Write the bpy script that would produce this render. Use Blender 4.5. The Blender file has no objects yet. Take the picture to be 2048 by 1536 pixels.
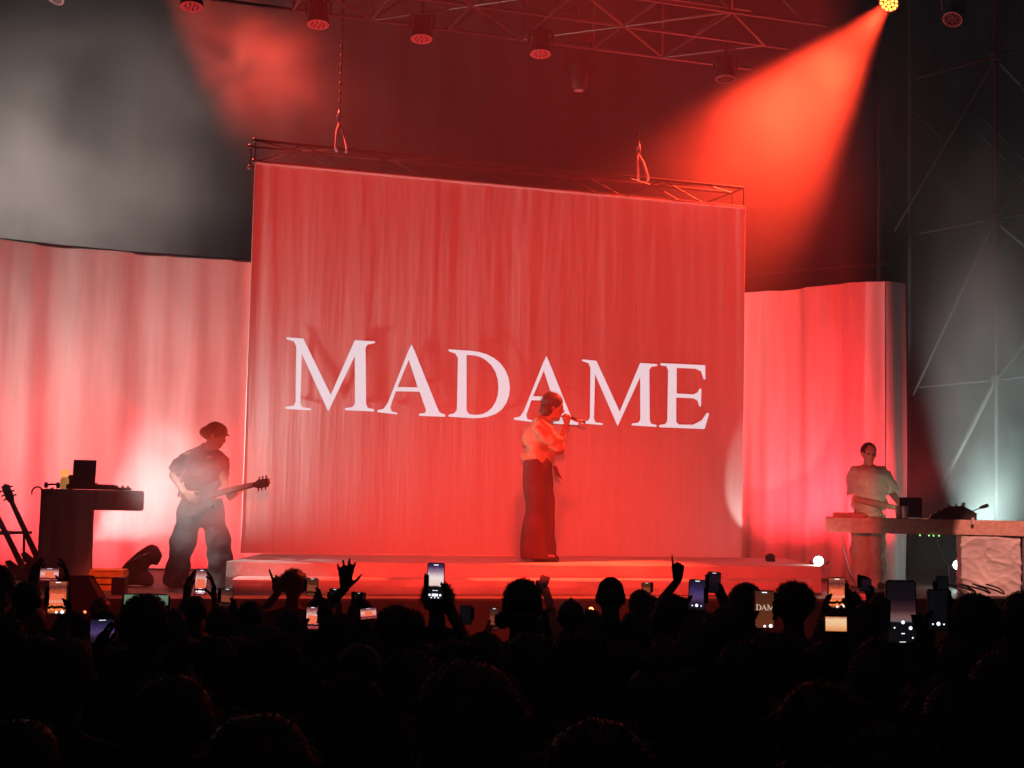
import bpy, bmesh, math, random
from mathutils import Vector as V, Matrix, noise as mnoise
from mathutils.geometry import tessellate_polygon
R = math.radians
random.seed(7)
SC = bpy.context.scene
COL = SC.collection

# ------------------------------------------------------------------ camera
F = 2960.0                      # focal length in pixels of the 2048 wide frame
CZ = 2.10
PITCH, ROLL = math.atan(232 / F), R(1.3)
cd = bpy.data.cameras.new('camera')
cd.sensor_width = 36; cd.lens = 36 * F / 2048; cd.clip_start = .05; cd.clip_end = 400
cam = bpy.data.objects.new('camera', cd); COL.objects.link(cam)
cam.location = (0, 0, CZ)
CAMROT = Matrix.Rotation(PITCH + math.pi / 2, 4, 'X') @ Matrix.Rotation(ROLL, 4, 'Z')
cam.rotation_euler = CAMROT.to_euler()
SC.camera = cam

# ------------------------------------------------------------------ world, exposure
w = bpy.data.worlds.new('World'); SC.world = w; w.use_nodes = True
bg = w.node_tree.nodes['Background']
bg.inputs[0].default_value = (.8, .72, 1.0, 1); bg.inputs[1].default_value = .020   # night sky
vs = SC.view_settings
vs.view_transform = 'Standard'; vs.look = 'None'; vs.exposure = 0; vs.gamma = 1; vs.use_curve_mapping = False
cy = SC.cycles
cy.max_bounces = 5; cy.diffuse_bounces = 2; cy.glossy_bounces = 2; cy.transmission_bounces = 4
cy.volume_bounces = 0; cy.transparent_max_bounces = 12
cy.volume_step_rate = 1.0; cy.volume_max_steps = 96
cy.sample_clamp_indirect = 3.0; cy.sample_clamp_direct = 20; cy.use_adaptive_sampling = False
cy.use_denoising = True
cy.caustics_reflective = False; cy.caustics_refractive = False

def ray(px, py):
    d = CAMROT.to_3x3() @ V(((px - 1024) / F, (768 - py) / F, -1))
    return d
def at(px, py, Y):
    """point on the sight line through a photograph pixel, Y metres into the scene"""
    d = ray(px, py)
    return V((0, 0, CZ)) + d * (Y / d.y)
def atz(px, py, z):
    d = ray(px, py)
    return V((0, 0, CZ)) + d * ((z - CZ) / d.z)

YAW = math.atan(.3416)
UX = V((math.cos(YAW), math.sin(YAW), 0)); UY = V((-math.sin(YAW), math.cos(YAW), 0))
def ys(X): return 16.12 + .3416 * X          # plane of the big cloth
FLOOR, RISER = 1.22, 1.495

# ------------------------------------------------------------------ lamps
def spot(name, loc, target, power, col, angle, blend=.3, size=.05, parent=None):
    ld = bpy.data.lights.new(name, 'SPOT'); ld.energy = power; ld.color = col
    ld.spot_size = R(angle); ld.spot_blend = blend; ld.shadow_soft_size = size
    o = bpy.data.objects.new(name, ld); COL.objects.link(o)
    o.location = loc
    o.rotation_euler = (V(target) - V(loc)).to_track_quat('-Z', 'Y').to_euler()
    return o
def pointlamp(name, loc, power, col, size=.05):
    ld = bpy.data.lights.new(name, 'POINT'); ld.energy = power; ld.color = col; ld.shadow_soft_size = size
    o = bpy.data.objects.new(name, ld); COL.objects.link(o); o.location = loc
    return o
RED = (1, .037, .024); HOT = (1, .032, .045); ORANGE = (1, .075, .028); WHITE = (1, .92, .88); TEAL = (.75, 1, .93)

BEAM_A = at(1775, 8, 19.3); BEAM_A_T = at(1462, 385, 16.9)
BEAM_B = at(250, -200, 17.4); BEAM_B_T = at(590, 215, 16.0)
spot('beam_lamp', BEAM_A, BEAM_A_T, 40000, (1, .045, .016), 31, .75, .06)
spot('beam_lamp', BEAM_B, BEAM_B_T, 8000, (1, .07, .04), 30, .8, .06)
PROJ = V((.0, .3, 2.8))
spot('projector_lamp', PROJ, (.3, 15.5, 3.6), 7600, RED, 60, .2, .003)
spot('unseen_red_wash', (.5, 8.6, 6.6), (.55, 14.1, 1.6), 3000, RED, 46, 1.0, .3)
spot('unseen_red_wash', at(420, -500, 9.6), at(222, 1166, 13.2), 2600, (1, .11, .03), 7.5, .5, .05)  # unseen narrow spot added to brighten the crate
spot('unseen_red_wash', at(2150, -420, 10.5), at(1983, 1140, 15.7), 3600, (1, .36, .29), 6.6, .35, .03)  # unseen narrow front spot added for the wrapped table leg
spot('unseen_red_wash', at(400, -420, 12.2), at(380, 1175, 13.3), 700, RED, 22, .9, .2)  # unseen overhead spot added to redden the floor near the guitarist
for px, yy, pw, tx, ty in ((40, 15.0, 180, 60, 900), (250, 15.6, 165, 240, 900), (430, 16.0, 170, 440, 900)):
    spot('red_floor_lamp', atz(px, 1146, FLOOR + .2) * 1 if False else V((at(px, 1100, yy).x, yy, FLOOR + .18)), at(tx, ty, yy + 1.0), pw, HOT, 150, .9, .1)
for px, yy, pw, tx, ty in ((1540, 17.5, 520, 1550, 760), (1690, 16.9, 520, 1690, 760)):
    spot('red_floor_lamp', V((at(px, 1100, yy).x, yy, FLOOR + .18)), at(tx, ty, yy + .75), pw, HOT, 120, .9, .1)
WF = [  # white lamps: lens pixel, depth, target pixel, target depth, power, angle, blend
    ((178, 1085), 14.5, (400, 930), 14.75, 1300, 84, 1),
    ((-130, 400), 12.1, (384, 1000), 13.3, 2100, 19, 1),  # unseen, added to light the smoke in front of the guitarist
    ((1540, 1113), 16.3, (1515, 965), 17.2, 44, 51, .12),
    ((1944, 1150), 17.2, (2060, 740), 18.4, 2000, 64, .4),
    ((-520, 900), 12.8, (270, 740), 16.5, 820, 74, 1),  # unseen, added to whiten the left curtain and its haze
    ((-300, 1080), 16.4, (130, 270), 17.2, 10500, 74, 1),
]
for lp, Y, tp, TY, pw, ang, bl in WF:
    spot('white_lamp', at(lp[0], lp[1], Y), at(tp[0], tp[1], TY), pw, TEAL if lp[0] > 1900 else ((1, .79, .71) if lp[0] < -200 else WHITE), ang, bl, .02 if bl < .1 else .06)
pointlamp('lens_glow', at(1637, 1121, 15.45), 3, WHITE, .04)
pointlamp('lens_glow', at(1915, 1129, 16.75), 7, TEAL, .04)
spot('unseen_red_wash', at(1330, -330, 12.4), at(1330, 20, 15.2), 360, RED, 44, .9, .1)  # unseen spot added to redden the roof lattice

# ------------------------------------------------------------------ materials
def mat(name, col, rough=.7, metal=0, var=.25, vscale=6, bump=0, bscale=40, emit=None, estr=0, spec=.3, stretch=None):
    m = bpy.data.materials.new(name); m.use_nodes = True
    nt = m.node_tree; N = nt.nodes; L = nt.links; b = N['Principled BSDF']
    b.inputs['Roughness'].default_value = rough; b.inputs['Metallic'].default_value = metal
    b.inputs['Specular IOR Level'].default_value = spec
    tc = N.new('ShaderNodeTexCoord'); mp = N.new('ShaderNodeMapping')
    L.new(tc.outputs['Object'], mp.inputs[0])
    if stretch: mp.inputs['Scale'].default_value = stretch
    nz = N.new('ShaderNodeTexNoise'); nz.inputs['Scale'].default_value = vscale; nz.inputs['Detail'].default_value = 5
    L.new(mp.outputs[0], nz.inputs['Vector'])
    mr = N.new('ShaderNodeMapRange'); mr.inputs[1].default_value = .3; mr.inputs[2].default_value = .7
    mr.inputs[3].default_value = 1 - var; mr.inputs[4].default_value = 1 + var
    L.new(nz.outputs[0], mr.inputs[0])
    mx = N.new('ShaderNodeVectorMath'); mx.operation = 'SCALE'; mx.inputs[0].default_value = col
    L.new(mr.outputs[0], mx.inputs['Scale']); L.new(mx.outputs[0], b.inputs['Base Color'])
    if bump:
        n2 = N.new('ShaderNodeTexNoise'); n2.inputs['Scale'].default_value = bscale; n2.inputs['Detail'].default_value = 3
        L.new(mp.outputs[0], n2.inputs['Vector'])
        bp = N.new('ShaderNodeBump'); bp.inputs['Strength'].default_value = bump; bp.inputs['Distance'].default_value = .02
        L.new(n2.outputs[0], bp.inputs['Height']); L.new(bp.outputs[0], b.inputs['Normal'])
    if emit:
        b.inputs['Emission Color'].default_value = (*emit, 1); b.inputs['Emission Strength'].default_value = estr
        m.cycles.emission_sampling = 'NONE'
    return m
M = {}
M['cloth'] = mat('white_cloth', (.62, .60, .58), .9, bump=.12, bscale=5, var=.05, vscale=5, stretch=(5, 5, .3), spec=.1)
M['curtain'] = mat('curtain_cloth', (.62, .60, .58), .85, var=.1, vscale=3, bump=.15, bscale=9, stretch=(4, 4, .4))
M['black_cloth'] = mat('black_molton', (.008, .008, .009), .95, var=.3, vscale=2, spec=.05)
M['stage'] = mat('stage_boards', (.07, .065, .06), .6, var=.35, vscale=3, bump=.1)
M['riser'] = mat('riser_cover', (.56, .53, .50), .7, var=.16, vscale=2.5, bump=.5, bscale=5, stretch=(1, 1, 2))
M['skirt'] = mat('dark_skirt', (.03, .028, .028), .9, var=.3, vscale=2)
M['ground'] = mat('ground', (.035, .035, .035), .9, var=.4, vscale=1.5)
M['alu'] = mat('aluminium_tube', (.17, .17, .17), .38, .9, var=.2, vscale=15)
M['dark_alu'] = mat('black_truss', (.05, .05, .055), .5, .3, var=.2)
M['steel'] = mat('scaffold_steel', (.030, .028, .028), .6, .3, var=.3, vscale=8)
M['black'] = mat('black_plastic', (.015, .015, .016), .5, var=.2)
M['gear'] = mat('dark_gear', (.03, .03, .034), .45, var=.3, vscale=20)
M['wrap'] = mat('crinkled_wrap', (.66, .60, .54), .5, var=.12, vscale=3, bump=.25, bscale=6)
M['tabledark'] = mat('dark_table_cover', (.13, .115, .12), .75, var=.3, vscale=3, bump=.4, bscale=6, stretch=(3, 3, .5))
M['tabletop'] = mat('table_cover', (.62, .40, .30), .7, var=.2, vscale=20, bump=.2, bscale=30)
M['skin'] = mat('skin', (.42, .25, .18), .55, var=.08)
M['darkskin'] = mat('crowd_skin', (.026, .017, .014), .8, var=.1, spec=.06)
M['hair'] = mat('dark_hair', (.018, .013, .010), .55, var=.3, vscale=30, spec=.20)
M['brownhair'] = mat('brown_hair', (.10, .055, .04), .5, var=.3, vscale=30)
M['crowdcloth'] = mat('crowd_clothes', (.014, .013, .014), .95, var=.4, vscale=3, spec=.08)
M['shirt'] = mat('orange_shirt', (.52, .30, .17), .8, var=.15, vscale=5, bump=.5, bscale=9)
M['trousers'] = mat('dark_trousers', (.13, .045, .045), .85, var=.25, vscale=5, bump=.4, bscale=8)
M['blacktee'] = mat('dark_tshirt', (.035, .038, .036), .85, var=.25, vscale=5, bump=.4, bscale=9)
M['greytee'] = mat('pale_tshirt', (.52, .50, .44), .85, var=.12, vscale=5, bump=.4, bscale=9)
M['chino'] = mat('pale_trousers', (.55, .46, .36), .85, var=.15, vscale=5, bump=.5, bscale=9)
M['jeans'] = mat('guitarist_trousers', (.07, .065, .07), .85, var=.25, vscale=5, bump=.4, bscale=9)
M['hat'] = mat('green_hat', (.05, .075, .045), .9, var=.4, vscale=10, bump=.4)
M['shoe'] = mat('shoe', (.05, .045, .045), .6)
M['guitar'] = mat('guitar_lacquer', (.06, .045, .045), .4, var=.2)
M['maple'] = mat('guitar_neck', (.07, .05, .04), .6, var=.2)
M['palegtr'] = mat('pale_lacquer', (.55, .53, .50), .3, var=.1)
M['chrome'] = mat('chrome', (.7, .7, .7), .2, 1)
M['crate'] = mat('crate_slats', (.62, .26, .06), .6, var=.25, vscale=9)
M['glass'] = mat('drinking_glass', (.7, .7, .68), .1, var=.05, spec=.8)
M['amber'] = mat('amber_glass', (.55, .30, .10), .2, var=.3, vscale=20, spec=.8)
M['bottle_body'] = mat('bottle_body_glow', (.6, .35, .15), .3, emit=(1, .42, .12), estr=.35)  # bottle on the left table, its warm light put in as emission
M['bottle_top'] = mat('bottle_top_glow', (.3, .2, .12), .5, emit=(1, .34, .10), estr=1.15)  # upper part of the bottle, warm light put in as emission
M['cream'] = mat('cream_foam', (.75, .62, .42), .6)
M['bag'] = mat('dark_bag', (.12, .06, .06), .8, var=.3, vscale=4, bump=.3)
M['cable'] = mat('pale_cable', (.45, .43, .40), .6)
M['led_dim'] = mat('dim_led', (.2, .05, .05), .3, emit=(1, .05, .05), estr=.38)
M['led_off'] = mat('unlit_led', (.05, .03, .03), .4)
M['rim_dim'] = mat('faint_rim', (.2, .08, .08), .4, emit=(1, .2, .2), estr=.06)
M['led_lit'] = mat('lit_led', (.9, .6, .3), .3, emit=(1, .33, .04), estr=7)
M['lens_white'] = mat('lit_lens', (.9, .9, .9), .2, emit=(.95, 1, .97), estr=9)
M['green_led'] = mat('green_led', (.2, .6, .2), .3, emit=(.35, 1, .3), estr=2.5)
M['red_led'] = mat('red_led', (.8, .2, .1), .3, emit=(1, .16, .06), estr=6)
M['orange_led'] = mat('orange_led', (.8, .4, .1), .3, emit=(1, .30, .08), estr=7)
M['display'] = mat('lit_display', (.2, .2, .2), .3, emit=(1, .80, .55), estr=13); M['display'].cycles.emission_sampling = 'AUTO'
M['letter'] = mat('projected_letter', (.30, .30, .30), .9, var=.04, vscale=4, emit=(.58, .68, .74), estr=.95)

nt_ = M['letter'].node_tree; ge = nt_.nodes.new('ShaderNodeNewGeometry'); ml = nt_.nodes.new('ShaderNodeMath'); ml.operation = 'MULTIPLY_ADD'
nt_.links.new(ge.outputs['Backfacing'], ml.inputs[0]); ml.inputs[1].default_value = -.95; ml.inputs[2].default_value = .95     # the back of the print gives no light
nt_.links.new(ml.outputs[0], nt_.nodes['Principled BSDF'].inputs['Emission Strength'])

# ------------------------------------------------------------------ builders
def tag(o, label=None, cat=None, group=None, kind=None):
    if label: o['label'] = label
    if cat: o['category'] = cat
    if group: o['group'] = group
    if kind: o['kind'] = kind
    return o
def thing(name, label, cat, loc=(0, 0, 0), rotz=0, group=None):
    o = bpy.data.objects.new(name, None); COL.objects.link(o); o.empty_display_size = .1
    o.location = loc; o.rotation_euler = (0, 0, rotz)
    return tag(o, label, cat, group)

class B:
    def __init__(s): s.v = []; s.f = []; s.uv = None
    def add(s, vs, fs):
        n = len(s.v); s.v += [tuple(p) for p in vs]; s.f += [tuple(i + n for i in f) for f in fs]; return s
    def box(s, c, size, rot=None, taper=1):
        c = V(c); hx, hy, hz = [k / 2 for k in size]
        pts = [V((x * (taper if z > 0 else 1), y * (taper if z > 0 else 1), z)) for x in (-hx, hx) for y in (-hy, hy) for z in (-hz, hz)]
        if rot is not None: pts = [rot @ p for p in pts]
        return s.add([c + p for p in pts], [(0, 1, 3, 2), (4, 6, 7, 5), (0, 4, 5, 1), (2, 3, 7, 6), (0, 2, 6, 4), (1, 5, 7, 3)])
    def cone(s, a, b, r0, r1=None, n=10):
        a, b = V(a), V(b); r1 = r0 if r1 is None else r1
        q = (b - a).to_track_quat('Z', 'Y'); vs = []
        for p, r in ((a, r0), (b, r1)):
            for i in range(n):
                t = 2 * math.pi * i / n
                vs.append(p + q @ V((r * math.cos(t), r * math.sin(t), 0)))
        fs = [(i, (i + 1) % n, n + (i + 1) % n, n + i) for i in range(n)]
        fs += [tuple(range(n - 1, -1, -1)), tuple(range(n, 2 * n))]
        return s.add(vs, fs)
    def ell(s, c, r, basis=None, n=14, m=9):
        c = V(c); r = (r, r, r) if not hasattr(r, '__len__') else r; vs = []; fs = []
        for j in range(1, m):
            ph = math.pi * j / m
            for i in range(n):
                t = 2 * math.pi * i / n
                p = V((r[0] * math.sin(ph) * math.cos(t), r[1] * math.sin(ph) * math.sin(t), r[2] * math.cos(ph)))
                vs.append(c + (basis @ p if basis is not None else p))
        top = V((0, 0, r[2])); bot = V((0, 0, -r[2]))
        vs += [c + (basis @ top if basis is not None else top), c + (basis @ bot if basis is not None else bot)]
        k = (m - 1) * n
        for j in range(m - 2):
            for i in range(n):
                a = j * n + i; b2 = j * n + (i + 1) % n
                fs.append((a, a + n, b2 + n, b2))
        for i in range(n):
            fs.append((k, i, (i + 1) % n)); fs.append((k + 1, (m - 2) * n + (i + 1) % n, (m - 2) * n + i))
        return s.add(vs, fs)
    def cap(s, a, b, r0, r1=None, n=12, m=8):
        r1 = r0 if r1 is None else r1
        s.ell(a, r0, n=n, m=m); s.ell(b, r1, n=n, m=m)
        if (V(b) - V(a)).length > 1e-5: s.cone(a, b, r0, r1, n)
        return s
    def chain(s, pts, rs, n=12, m=8):
        for i in range(len(pts) - 1): s.cap(pts[i], pts[i + 1], rs[i], rs[i + 1], n, m)
        return s
    def tube(s, pts, r, n=6):
        pts = [V(p) for p in pts]; vs = []; fs = []
        for k, p in enumerate(pts):
            d = (pts[min(k + 1, len(pts) - 1)] - pts[max(k - 1, 0)]).normalized()
            q = d.to_track_quat('Z', 'Y'); rr = r[k] if hasattr(r, '__len__') else r
            for i in range(n):
                t = 2 * math.pi * i / n; vs.append(p + q @ V((rr * math.cos(t), rr * math.sin(t), 0)))
        for k in range(len(pts) - 1):
            for i in range(n):
                a = k * n + i; b2 = k * n + (i + 1) % n
                fs.append((a, b2, b2 + n, a + n))
        fs += [tuple(range(n - 1, -1, -1)), tuple(range((len(pts) - 1) * n, len(pts) * n))]
        return s.add(vs, fs)
    def prism(s, outline, d0, d1, frame=None):
        """outline of (x, z) points extruded along y from d0 to d1"""
        n = len(outline); fr = frame or (lambda p: p)
        vs = [fr(V((x, d0, z))) for x, z in outline] + [fr(V((x, d1, z))) for x, z in outline]
        tri = tessellate_polygon([[V((x, z, 0)) for x, z in outline]])
        fs = [tuple(t) for t in tri] + [tuple(i + n for i in reversed(t)) for t in tri]
        fs += [(i, (i + 1) % n, n + (i + 1) % n, n + i) for i in range(n)]
        return s.add(vs, fs)
    def lathe(s, c, prof, n=14):
        c = V(c); vs = []; fs = []
        for r, z in prof:
            for i in range(n):
                t = 2 * math.pi * i / n; vs.append(c + V((r * math.cos(t), r * math.sin(t), z)))
        for k in range(len(prof) - 1):
            for i in range(n):
                a = k * n + i; b2 = k * n + (i + 1) % n
                fs.append((a, b2, b2 + n, a + n))
        fs += [tuple(range(n - 1, -1, -1)), tuple(range((len(prof) - 1) * n, len(prof) * n))]
        return s.add(vs, fs)
    def mesh(s, name):
        me = bpy.data.meshes.new(name); me.from_pydata(s.v, [], s.f); return me

def link(name, me, m=None, parent=None, smooth=False, loc=None):
    o = bpy.data.objects.new(name, me); COL.objects.link(o)
    if m is not None and not me.materials: me.materials.append(m)
    if parent is not None: o.parent = parent
    if loc is not None: o.location = loc
    if smooth: me.polygons.foreach_set('use_smooth', [True] * len(me.polygons))
    return o
def part(name, b, m, parent=None, smooth=False, bevel=0, loc=None):
    me = b.mesh(name)
    bm = bmesh.new(); bm.from_mesh(me)
    if bevel:
        ed = [e for e in bm.edges if len(e.link_faces) == 2 and e.calc_face_angle(0) > .6]
        bmesh.ops.bevel(bm, geom=ed, offset=bevel, segments=2, affect='EDGES', clamp_overlap=True)
    bmesh.ops.recalc_face_normals(bm, faces=bm.faces)
    bm.to_mesh(me); bm.free()
    return link(name, me, m, parent, smooth, loc)

PENDING = []
def organic(name, b, voxel, parent=None, m=None, smooth=6, dec=None):
    """a union of overlapping shapes that becomes one continuous surface (finished in one pass further down)"""
    o = bpy.data.objects.new(name, b.mesh(name)); COL.objects.link(o)
    md = o.modifiers.new('r', 'REMESH'); md.mode = 'VOXEL'; md.voxel_size = voxel; md.use_smooth_shade = True
    sm = o.modifiers.new('s', 'SMOOTH'); sm.iterations = smooth; sm.factor = .5
    if dec: dm = o.modifiers.new('d', 'DECIMATE'); dm.ratio = dec
    if parent is not None: o.parent = parent
    PENDING.append([o, m, None]); return o
def finish():
    bpy.context.view_layer.update()
    dg = bpy.context.evaluated_depsgraph_get()
    done = []
    for o, m, fn in PENDING:
        me = bpy.data.meshes.new_from_object(o.evaluated_get(dg)); done.append((o, me, m, fn))
    for o, me, m, fn in done:
        o.modifiers.clear(); old = o.data; o.data = me; me.name = old.name
        me.materials.clear()
        for k in (m if isinstance(m, (list, tuple)) else [m]): me.materials.append(k)
        if fn: fn(me)
        me.polygons.foreach_set('use_smooth', [True] * len(me.polygons))
    PENDING.clear()
def folds(amp, sc):
    def fn(me):
        ns = [v.normal.copy() for v in me.vertices]
        for v, n in zip(me.vertices, ns):
            p = V((v.co.x * sc[0], v.co.y * sc[1], v.co.z * sc[2]))
            v.co += n * amp * (mnoise.noise(p) + .5 * mnoise.noise(p * 2.1))
    return fn

UNIT = {}
def rod(name, a, b, r, m, parent, n=8):
    """a straight tube; all share one unit mesh per material"""
    key = m.name + str(n)
    if key not in UNIT:
        me = B().cone((0, 0, 0), (0, 0, 1), 1, 1, n).mesh('tube'); me.materials.append(m)
        me.polygons.foreach_set('use_smooth', [len(p.vertices) == 4 for p in me.polygons]); UNIT[key] = me
    o = bpy.data.objects.new(name, UNIT[key]); COL.objects.link(o); o.parent = parent
    a, b = V(a), V(b)
    o.location = a; o.rotation_mode = 'QUATERNION'; o.rotation_quaternion = (b - a).to_track_quat('Z', 'Y')
    o.scale = (r, r, (b - a).length)
    return o

# ------------------------------------------------------------------ setting: ground, stage, riser
g = B().box((1, 12, -.05), (36, 36, .1)); tag(part('ground', g, M['ground']), kind='structure')
def stage_pt(X, off, z): return V((X, 0, z)) + V((0, ys(X) - off * 1.0566, 0))
b = B()
xs0, xs1 = -9.0, 11.0
lo = [V((xs0, ys(xs0) - 2.78, 0)), V((xs1, ys(xs1) - 2.78, 0)), V((xs1 - 3, ys(xs1) + 6.4, 0)), V((xs0 - 3, ys(xs0) + 6.4, 0))]
b.add([p + V((0, 0, .9)) for p in lo] + [p + V((0, 0, FLOOR)) for p in lo], [(3, 2, 1, 0), (4, 5, 6, 7), (0, 1, 5, 4), (1, 2, 6, 5), (2, 3, 7, 6), (3, 0, 4, 7)])
tag(part('stage_floor', b, M['stage'], bevel=.01), kind='structure')
st = thing('stage_skirt', 'red lit cloth skirt hanging along the front edge of the stage', 'stage skirt', V((0, 0, 0)))
b = B(); n = 260; vs = []; fs = []
for i in range(n):
    X = xs0 + (xs1 - xs0) * i / (n - 1)
    d = .03 * math.sin(i * 1.7) + .02 * mnoise.noise(V((i * .5, 0, 0)))
    y = ys(X) - 2.83
    for z, k in ((0.02, 1.6), (.6, 1), (1.205, .3)): vs.append((X, y - .06 + d * k, z))
for i in range(n - 1):
    for k in range(2): fs.append((i * 3 + k, i * 3 + 3 + k, i * 3 + 4 + k, i * 3 + 1 + k))
b.add(vs, fs); part('skirt_cloth', b, M['skirt'], st, True)

rs = thing('stage_riser', 'long low riser with two steps under wrinkled pale covering, below the big cloth', 'riser', V((0, 0, 0)))
def riser_block(xa, xb, front, back, z0, z1, name, seed):
    bb = B(); vs = []; fs = []; nn = 70
    prof = [(front - .0, z0), (front + .012, (z0 + z1) / 2), (front, z1 - .012), (front - .015, z1 - .002), (front - .08, z1), (back, z1)]
    for i in range(nn + 1):
        X = xa + (xb - xa) * i / nn
        for k, (o_, z) in enumerate(prof):
            nz = mnoise.noise(V((X * 2.3, k * .7 + seed, seed))) * (.022 if k < 3 else .005) + .012 * (abs(mnoise.noise(V((X * 6, k * 1.9, seed + 4)))) - .25) * (k < 3)
            vs.append((X, ys(X) - o_ + nz * .9, z + (nz * .35 if 0 < k < 5 else 0)))
    kk = len(prof)
    for i in range(nn):
        for k in range(kk - 1): fs.append((i * kk + k, (i + 1) * kk + k, (i + 1) * kk + k + 1, i * kk + k + 1))
    fs.append(tuple(range(kk))); fs.append(tuple(nn * kk + k for k in range(kk - 1, -1, -1)))
    bb.add(vs, fs); part(name, bb, M['riser'], rs, False)
riser_block(-2.52, 3.22, 1.92, -.1, FLOOR + .003, RISER, 'upper_step', 1)
riser_block(-2.40, 3.05, 2.28, 1.90, FLOOR + .003, 1.365, 'lower_step', 5)

# back drape
bd = thing('back_drape', 'tall black drape closing the rear of the stage', 'drape', V((0, 0, 0)))
b = B(); vs = []; fs = []; n = 220
for i in range(n):
    X = -11 + 24 * i / (n - 1); y = ys(X) + 4.6 + .03 * math.sin(i * 1.1) + .02 * math.sin(i * 2.7)
    vs += [(X, y, FLOOR - .3), (X, y, 12.5)]
for i in range(n - 1): fs.append((2 * i, 2 * i + 2, 2 * i + 3, 2 * i + 1))
b.add(vs, fs); part('drape_cloth', b, M['black_cloth'], bd, True)

# ------------------------------------------------------------------ big cloth with lettering
L0 = at(496, 720, 15.2); R0 = at(1486, 780, 17.0)
dirn = V((R0.x - L0.x, R0.y - L0.y, 0)); WID = dirn.length; dirn.normalize(); nrm = V((dirn.y, -dirn.x, 0))   # nrm points to the audience
ZL = at(508, 322, 15.2).z; ZR = at(1492, 420, 17.0).z; ZTOP = (ZL + ZR) / 2
ORG = V((L0.x, L0.y, RISER + .005))
HGT = ZTOP - ORG.z
print('SCREEN', WID, HGT, ZL, ZR, L0, R0)
def plane_px(px, py, off=0):
    d = ray(px, py); t = nrm.dot(ORG - V((0, 0, CZ))) / nrm.dot(d)
    return V((0, 0, CZ)) + d * t + nrm * off
scr = thing('backdrop_cloth', 'big pale backdrop cloth with the word MADAME, lit red behind the singer', 'backdrop', ORG)
b = B(); nx, nz_ = 240, 60; vs = []; fs = []
def wr(u, v):
    t = V((u * 5.2, 0, v * .35))
    a = mnoise.noise(t * .55) * .010 + mnoise.noise(t * 1.6 + V((9, 0, 0))) * .0045 + abs(mnoise.noise(t * 3.1 + V((3, 0, 0)))) * .006 * min(1, max(.15, v / HGT * 1.8 - .5))
    a *= .35 + .65 * v / HGT
    e = min(u, WID - u)
    a += .012 * math.exp(-e / .25) * math.sin(u * 30 + v * .6) * (v / HGT)
    return max(-.018, min(.012, a))
for j in range(nz_ + 1):
    for i in range(nx + 1):
        u = WID * i / nx; v = HGT * j / nz_
        vs.append(dirn * u + V((0, 0, v)) + nrm * wr(u, v))
for j in range(nz_):
    for i in range(nx):
        a = j * (nx + 1) + i; fs.append((a, a + 1, a + nx + 2, a + nx + 1))
b.add(vs, fs); part('cloth', b, M['cloth'], scr, True)
b = B()
for u in (.0, WID): b.tube([dirn * u + nrm * .002, dirn * u + nrm * .002 + V((0, 0, HGT))], .006)
b.tube([V((0, 0, HGT)) + nrm * .005, dirn * WID + V((0, 0, HGT)) + nrm * .005], .014)
part('hem', b, M['cloth'], scr)

GL = {
 'M': ([(72,122),(147,128),(269,378),(376,135),(466,140),(466,148),(434,154),(424,168),(426,418),(434,436),(462,442),(462,452),(332,446),(332,437),(366,432),(377,416),(376,205),(258,452),(140,195),(134,414),(142,433),(180,438),(180,447),(68,440),(68,431),(104,426),(113,410),(116,165),(106,141),(72,130)], None),
 'A': ([(628,153),(640,178),(740,428),(753,456),(778,466),(778,476),(662,471),(662,461),(688,459),(693,446),(664,364),(558,362),(534,432),(540,452),(564,457),(564,465),(476,455),(476,446),(504,440),(522,415),(612,188)], [(616,222),(656,345),(566,343)]),
 'D': ([(793,175),(900,183),(932,188),(962,197),(995,214),(1024,238),(1046,268),(1060,302),(1066,345),(1062,382),(1050,415),(1030,443),(1003,463),(965,476),(932,481),(900,482),(793,475),(793,466),(818,460),(830,445),(835,215),(824,195),(793,184)], [(873,200),(910,203),(935,210),(958,223),(983,246),(1001,275),(1012,310),(1015,345),(1012,380),(1002,410),(987,434),(968,452),(945,463),(920,467),(885,464),(873,448)]),
 'E': ([(1735,237),(1935,246),(1936,310),(1927,308),(1916,274),(1892,262),(1808,258),(1808,372),(1880,376),(1900,368),(1910,350),(1918,350),(1916,430),(1909,430),(1900,403),(1880,393),(1806,390),(1806,498),(1818,510),(1880,511),(1920,490),(1942,458),(1953,460),(1932,530),(1730,522),(1730,512),(1756,508),(1766,494),(1770,270),(1762,251),(1735,246)], None)}
def glyph_faces(outer, hole):
    loops = [[V((x, y, 0)) for x, y in outer]] + ([[V((x, y, 0)) for x, y in hole]] if hole else [])
    return outer + (hole or []), [tuple(t) for t in tessellate_polygon(loops)]
def a2(p): return (1228 + (p[0] - 628) * .95, 205 + (p[1] - 153) * .945 + (p[0] - 628) * .012)
def m2(p): return (1387 + (p[0] - 72) * .85, 220 + (p[1] - 122) * .895 + (p[0] - 72) * .014)
for ch, fn in (('M', None), ('A', None), ('D', None), ('A', a2), ('M', m2), ('E', None)):
    o_, h_ = GL[ch]
    if fn: o_ = [fn(p) for p in o_]; h_ = [fn(p) for p in h_] if h_ else None
    pts, tris = glyph_faces(o_, h_)
    bb = B(); bb.add([plane_px(540 + x * .4492, 620 + y * .4495, .0165) - ORG for x, y in pts], tris)
    part('letter', bb, M['letter'], scr)

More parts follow.
